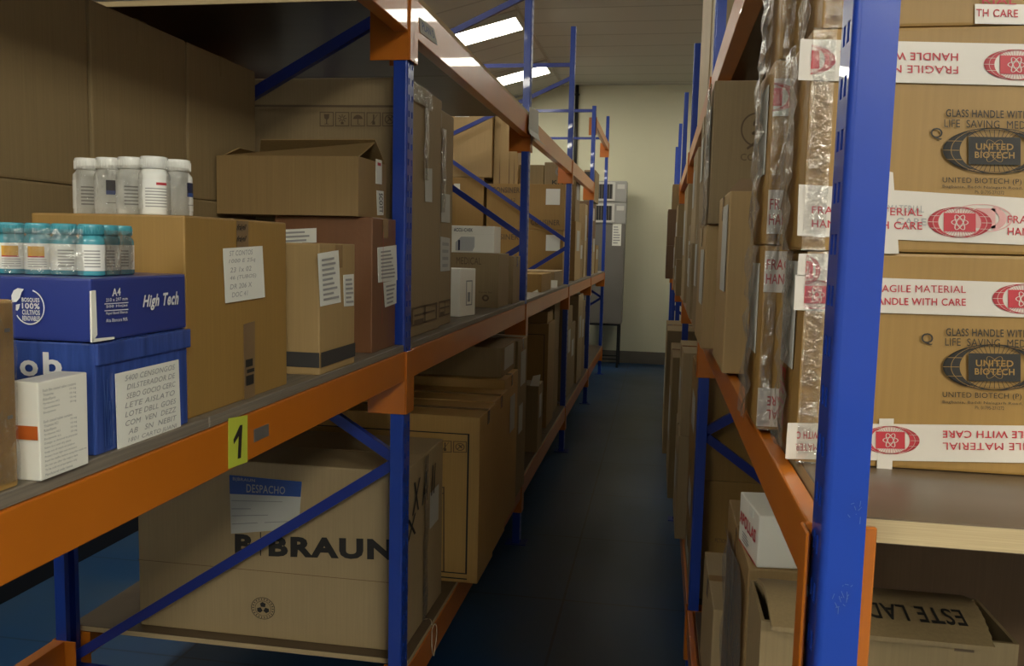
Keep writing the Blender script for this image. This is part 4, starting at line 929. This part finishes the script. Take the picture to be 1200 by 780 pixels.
# third column and beyond
T0 = carton('tan carton with a torn grey label at its top corner, right of the COM carton', .146, .6, 1.965, 2.3, ZR+.001, 1.985, card_tan, seam='x'); plate(T0, T0.fr('W', .55, .45, .95, .93), paper_grey, 'paper_label', 'grey torn label')
q = MB(); q.slab([T0.pt('T', .0, .02, .001), T0.pt('T', .10, .01, .001), T0.pt('T', .13, .06, .03), T0.pt('T', .03, .10, .035)], (0, -.3, .9), .003); q.build('torn_flap', card_in, T0.root)
T1 = carton('tan carton under the COM carton on the right middle shelf', .122, .6, 2.44, 2.85, ZR+.001, 1.925, card_tan, seam='x'); plate(T1, T1.fr('W', .5, .35, .9, .8), paper_grey)
T2 = carton('brown carton with a round logo and the letters COM, above the tan carton', .126, .62, 2.42, 2.84, 1.926, 2.31, card_grey, seam='x')
k = Ink(T2, .002); Qc = T2.quad('F', (868, 132), (905, 132), (905, 172), (868, 172)); k.arc(Qc, .5, .5, .5, .5, .1, 40, 320); k.arc(Qc, .55, .66, .16, .16, .35, -60, 200, 20); k.line(Qc, (.68, .6), (.36, .38), .07); k.line(Qc, (.36, .38), (.8, .38), .06); k.line(Qc, (.2, -.06), (.42, .1), .07)
k.text(T2.quad('F', (868, 180), (914, 181), (914, 189), (868, 188)), 'COMPAC', .015); k.done(ink_brown, T2.root, 'printed_logo')
plate(T2, T2.fr('W', .3, .35, .85, .85), paper_grey); clear_tape(T2, 'W', .28, .41, .0, .38, .012)
seq = [(2.95, 3.3, ZR+.001, 1.95, .128, card_grey, 'grey-brown carton right after the COM carton, lower'), (2.95, 3.3, 1.951, 2.32, .134, card_grey, 'grey-brown carton right after the COM carton, upper'),
       (3.5, 3.95, ZR+.001, 1.88, .125, card_dull, 'carton just beyond the second right-hand post'), (3.5, 3.9, 1.881, 2.26, .13, card_pale, 'pale carton stacked beyond the second right-hand post'),
       (4.05, 4.5, ZR+.001, 1.98, .14, card_grey, 'carton with a silver strip in the second right bay'), (4.6, 5.2, ZR+.001, 2.2, .13, card_pale, 'tall pale carton in the second right bay'),
       (5.3, 5.75, ZR+.001, 1.8, .10, card_dull, 'small brown carton sticking out before the third right post'),
       (6.0, 6.5, ZR+.001, 1.95, .10, card_grey, 'grey-brown carton beyond the third right post'), (6.6, 7.3, ZR+.001, 2.2, .12, card_dull, 'brown carton in the third right bay'),
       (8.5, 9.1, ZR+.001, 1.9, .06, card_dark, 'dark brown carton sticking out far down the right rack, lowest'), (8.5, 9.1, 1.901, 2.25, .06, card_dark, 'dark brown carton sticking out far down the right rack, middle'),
       (8.9, 9.5, 2.251, 2.52, .10, card_dull, 'brown carton high up at the far end of the right rack')]
for ya, yb, za, z_, x_, m_, lb in seq:
    b = carton(lb, x_, .7, ya, yb, za, z_, m_, seam='x'); plate(b, b.fr('W', .2, .4, .6, .8), paper_grey)
# top shelf
ZT = 2.501
for ya, yb, z_, x_, lb in ((3.5, 3.98, 3.5, .185, 'tall pale carton on the right top shelf, nearest'), (4.0, 4.5, 3.42, .18, 'tall pale carton on the right top shelf, second'), (4.52, 5.1, 3.45, .182, 'tall pale carton on the right top shelf, farthest')):
    b = carton(lb, x_, .8, ya, yb, ZT+.001, z_, card_pale, seam='x')

# ================================================================ RIGHT RACK, LOW SHELF
y0 = 1.84
L1_ = carton('tall brown carton with dark tape under the white APOLLAS box', at(876, 668, y=y0).x, .45, y0, y0+.52, ZL+.001, at(900, 667, y=y0).z, card, seam='x'); clear_tape(L1_, 'W', .05, .5, .0, .7, .012)
clear_tape(L1_, 'W', .2, .27, .0, .7, .004)
bA = carton('white box with red lettering on top of a brown carton under the right shelf', at(881, 640, y=y0).x, .40, y0+.012, y0+.20, L1_.c.z+L1_.h+.001, at(880, 604, y=y0).z, white_card, name='white_box', cat='box', yaw=math.radians(7))
k = Ink(bA, .002); k.text(bA.fr('W', .1, .42, .92, .68), 'APOLLAS', .03); k.rect(bA.fr('W', .1, .03, .98, .055)); k.done(ink_red, bA.root); small_print(bA, bA.root, bA.fr('W', .3, .14, .7, .36), 4)
plate(bA, bA.fr('W', .55, .82, .75, .99), paper, 'sticker')
def flapped():
    """open carton whose thick front flap droops over its front, lettered upside down for the viewer"""
    y0 = 1.42; x0, x1, y1, z0, z1 = at(893, 712, y=y0).x, at(1195, 747, y=y0).x, 1.60, ZL+.001, at(1010, 735, y=y0).z-.004
    b = Box(x0, x1, y0, y1, z0, z1); b.root = thing('open_carton', 'open brown carton with a drooping flap lettered ESTE LADO, behind the near right post', 'carton', b.c); t = .006
    q = MB(); q.box(x0, x1, y0, y0+t, z0, z1); q.box(x0, x1, y1-t, y1, z0, z1); q.box(x0, x0+t, y0+t, y1-t, z0, z1); q.box(x1-t, x1, y0+t, y1-t, z0, z1); q.box(x0+t, x1-t, y0+t, y1-t, z0, z0+t)
    q.build('body', card_dull, b.root)
    q = MB(); n = 10; g = []
    def prof(s): return (y0+.172-.207*s, z1+.004+.022*math.sin(s*3.0)+.004*(1-s))
    for i in range(n):
        (ya, za), (yb, zb_) = prof(i/n), prof((i+1)/n); xa, xb = x0+.012, x1-.03-.02*(i/n)
        q.slab([(xa, yb, zb_), (xb, yb, zb_), (xb, ya, za), (xa, ya, za)], (0, 0, 1), .008)
    f = q.build('flap', card_dull, b.root)
    k = Ink(b, .0); k.mb = MB()
    vs, fs = text_geo('ESTE LADO', .015); V = []
    for u, v in vs:
        s_ = .60+.22*v; yy, zz_ = prof(s_); V.append(k.mb.bm.verts.new((x1-.075-(x1-x0)*.46*u, yy, zz_+.0025)))
    for ff in fs:
        try: k.mb.bm.faces.new([V[i] for i in ff])
        except ValueError: pass
    k.done(ink_black, f)
    k = Ink(b, .002); k.rect(b.rect('F', (1118, 757), (1141, 764))); k.done(ink_brown, b.root, 'printed_mark')
    return b
flapped()
carton('dark brown carton added to blacken the back of the low right shelf, under the plywood', .47, 1.3, 2.45, 3.2, ZL+.001, 1.50, card_dark)  # dark filler carton, added so the space under the shelf stays black
carton('low tan carton on the low right shelf at the foot of the blue post', .195, .75, 2.5, 3.0, ZL+.001, .80, card_pale, seam='x')
low = [(.172, .75, 3.47, 4.1, ZL+.001, .60, card_dull, 'carton on the low right shelf just beyond the blue post, lowest'), (.172, .75, 3.47, 4.1, .601, .93, card_gold, 'golden carton on the low right shelf behind the blue post, second'), (.172, .75, 3.47, 4.1, .931, 1.36, card_gold, 'golden carton on the low right shelf behind the blue post, top'),
       (.125, .6, 4.2, 4.8, ZL+.001, .95, card_pale, 'pale carton on the low right shelf in the second bay, lower'), (.13, .6, 4.2, 4.8, .951, 1.36, card_pale, 'pale carton on the low right shelf in the second bay, upper'),
       (.095, .6, 4.9, 5.7, ZL+.001, 1.25, card_dull, 'brown carton on the low right shelf before the third post'), (.07, .6, 6.0, 6.9, ZL+.001, 1.3, card_dull, 'brown carton on the low right shelf beyond the third post')]
for a in low:
    b = carton(a[7], *a[:7], seam='x'); plate(b, b.fr('W', .3, .35, .7, .7), paper_grey)
    if 'second' in a[7] and 'golden' in a[7]: Ink(b, .002).text(b.rect('F', (838, 630), (852, 636)), 'PCTION', .01).done(ink_brown, b.root)

# ================================================================ END OF THE AISLE
yb = 13.45
t = thing('metal_stand', 'black metal stand at the end of the aisle by the back wall', 'stand', (-.86, yb+.2, 0)); q = MB(); 
for x_ in (-1.15, -.6):
    for y_ in (yb, yb+.45):
        q = MB(); q.box(x_-.018, x_+.018, y_-.018, y_+.018, 0, .66); q.build('leg', black_pl, t)
q = MB(); q.box(-1.17, -.58, yb-.02, yb+.47, .661, .69); q.build('top', black_pl, t)
q = MB(); 
for y_ in (yb, yb+.45): q.box(-1.132, -.618, y_-.01, y_+.01, .12, .14)
q.build('rail', black_pl, t)
t = thing('metal_cabinet', 'grey metal cabinet with a paper notice, under the white air conditioners', 'cabinet', (-.86, yb+.22, .691)); q = MB(); q.box(-1.16, -.555, yb-.01, yb+.44, .691, 2.245); q.bevel(.006, 2); q.build('body', grey_metal, t)
cb = Box(-1.16, -.555, yb-.01, yb+.44, .691, 2.245); cb.root = t
q = MB(); q.box(-.858, -.852, yb-.013, yb-.008, .72, 2.22); q.build('door_gap', black_pl, t); printed(cb, cb.rect('F', (718, 262), (727.5, 288)), 7)
for i, lb in ((0, 'white window air conditioner, lower of the two by the back wall'), (1, 'white window air conditioner, upper of the two by the back wall')):
    z0 = 2.246+i*.33; x0, x1 = -1.15, -.545; t = thing('air_conditioner', lb, 'air conditioner', (-.85, yb+.2, z0), 'air conditioners')
    q = MB(); q.box(x0, x1, yb-.02, yb+.42, z0, z0+.325); q.bevel(.008, 2); q.build('body', ac_grey, t)
    q = MB(); g0, g1 = x0+.02, x0+.43; z_ = z0+.02; zt_ = z0+.305
    for r_ in ((g0, g1, z_, z_+.03), (g0, g1, zt_-.03, zt_), (g0, g0+.03, z_+.03, zt_-.03), (g1-.04, g1, z_+.03, zt_-.03)): q.box(r_[0], r_[1], yb-.032, yb-.0205, r_[2], r_[3])
    q.build('front_frame', ac_white, t)
    q = MB(); q.box(g0+.031, g1-.041, yb-.024, yb-.0205, z_+.031, zt_-.031); q.build('grille_back', black_pl, t)
    q = MB(); n = 9
    for j in range(n): x_ = g0+.05+(g1-g0-.1)*j/(n-1); q.box(x_-.004, x_+.004, yb-.029, yb-.0245, z_+.031, zt_-.031)
    q.build('grille', grey_metal, t)
    q = MB(); q.box(g1+.03, x1-.03, yb-.024, yb-.0205, zt_-.1, zt_-.03); q.build('control_panel', ac_white, t)

px_ = at(675, 150, y=YW1-.04).x; q = MB(); q.tube([(px_, YW1-.04, 2.6), (px_, YW1-.04, ZC-.003)], .028, 10)
for z_ in (2.8, 3.6, 4.3): q.box(px_-.04, px_+.04, YW1-.02, YW1-.002, z_, z_+.03)
tag(q.build('conduit_pipe', black_pl, None, (px_, YW1-.04, 2.6)), 'dark pipe running down the back wall beside the third blue post', 'pipe')

# ================================================================ THE NEXT AISLE ON THE LEFT, SEEN UNDER THE SHELF
t = thing('storage_bench', 'low shelf with painted-in shade across the next aisle, glimpsed under the left rack', 'shelf', (-3.9, 2.5, 0))
for y_ in (-1.0, 6.5):
    q = MB(); q.box(-3.29, -3.23, y_, y_+.06, 0, .40); q.box(-4.48, -4.42, y_, y_+.06, 0, .40); q.build('leg', brace_blue, t)
q = MB(); q.box(-3.22, -3.20, -1.1, 6.6, .002, .40); q.build('black_front', black_pl, t)  # black sheet standing in for the shade under the shelf
q = MB(); q.box(-4.5, -3.17, -1.2, 6.7, .401, .45); q.build('shelf_board', card_in, t)
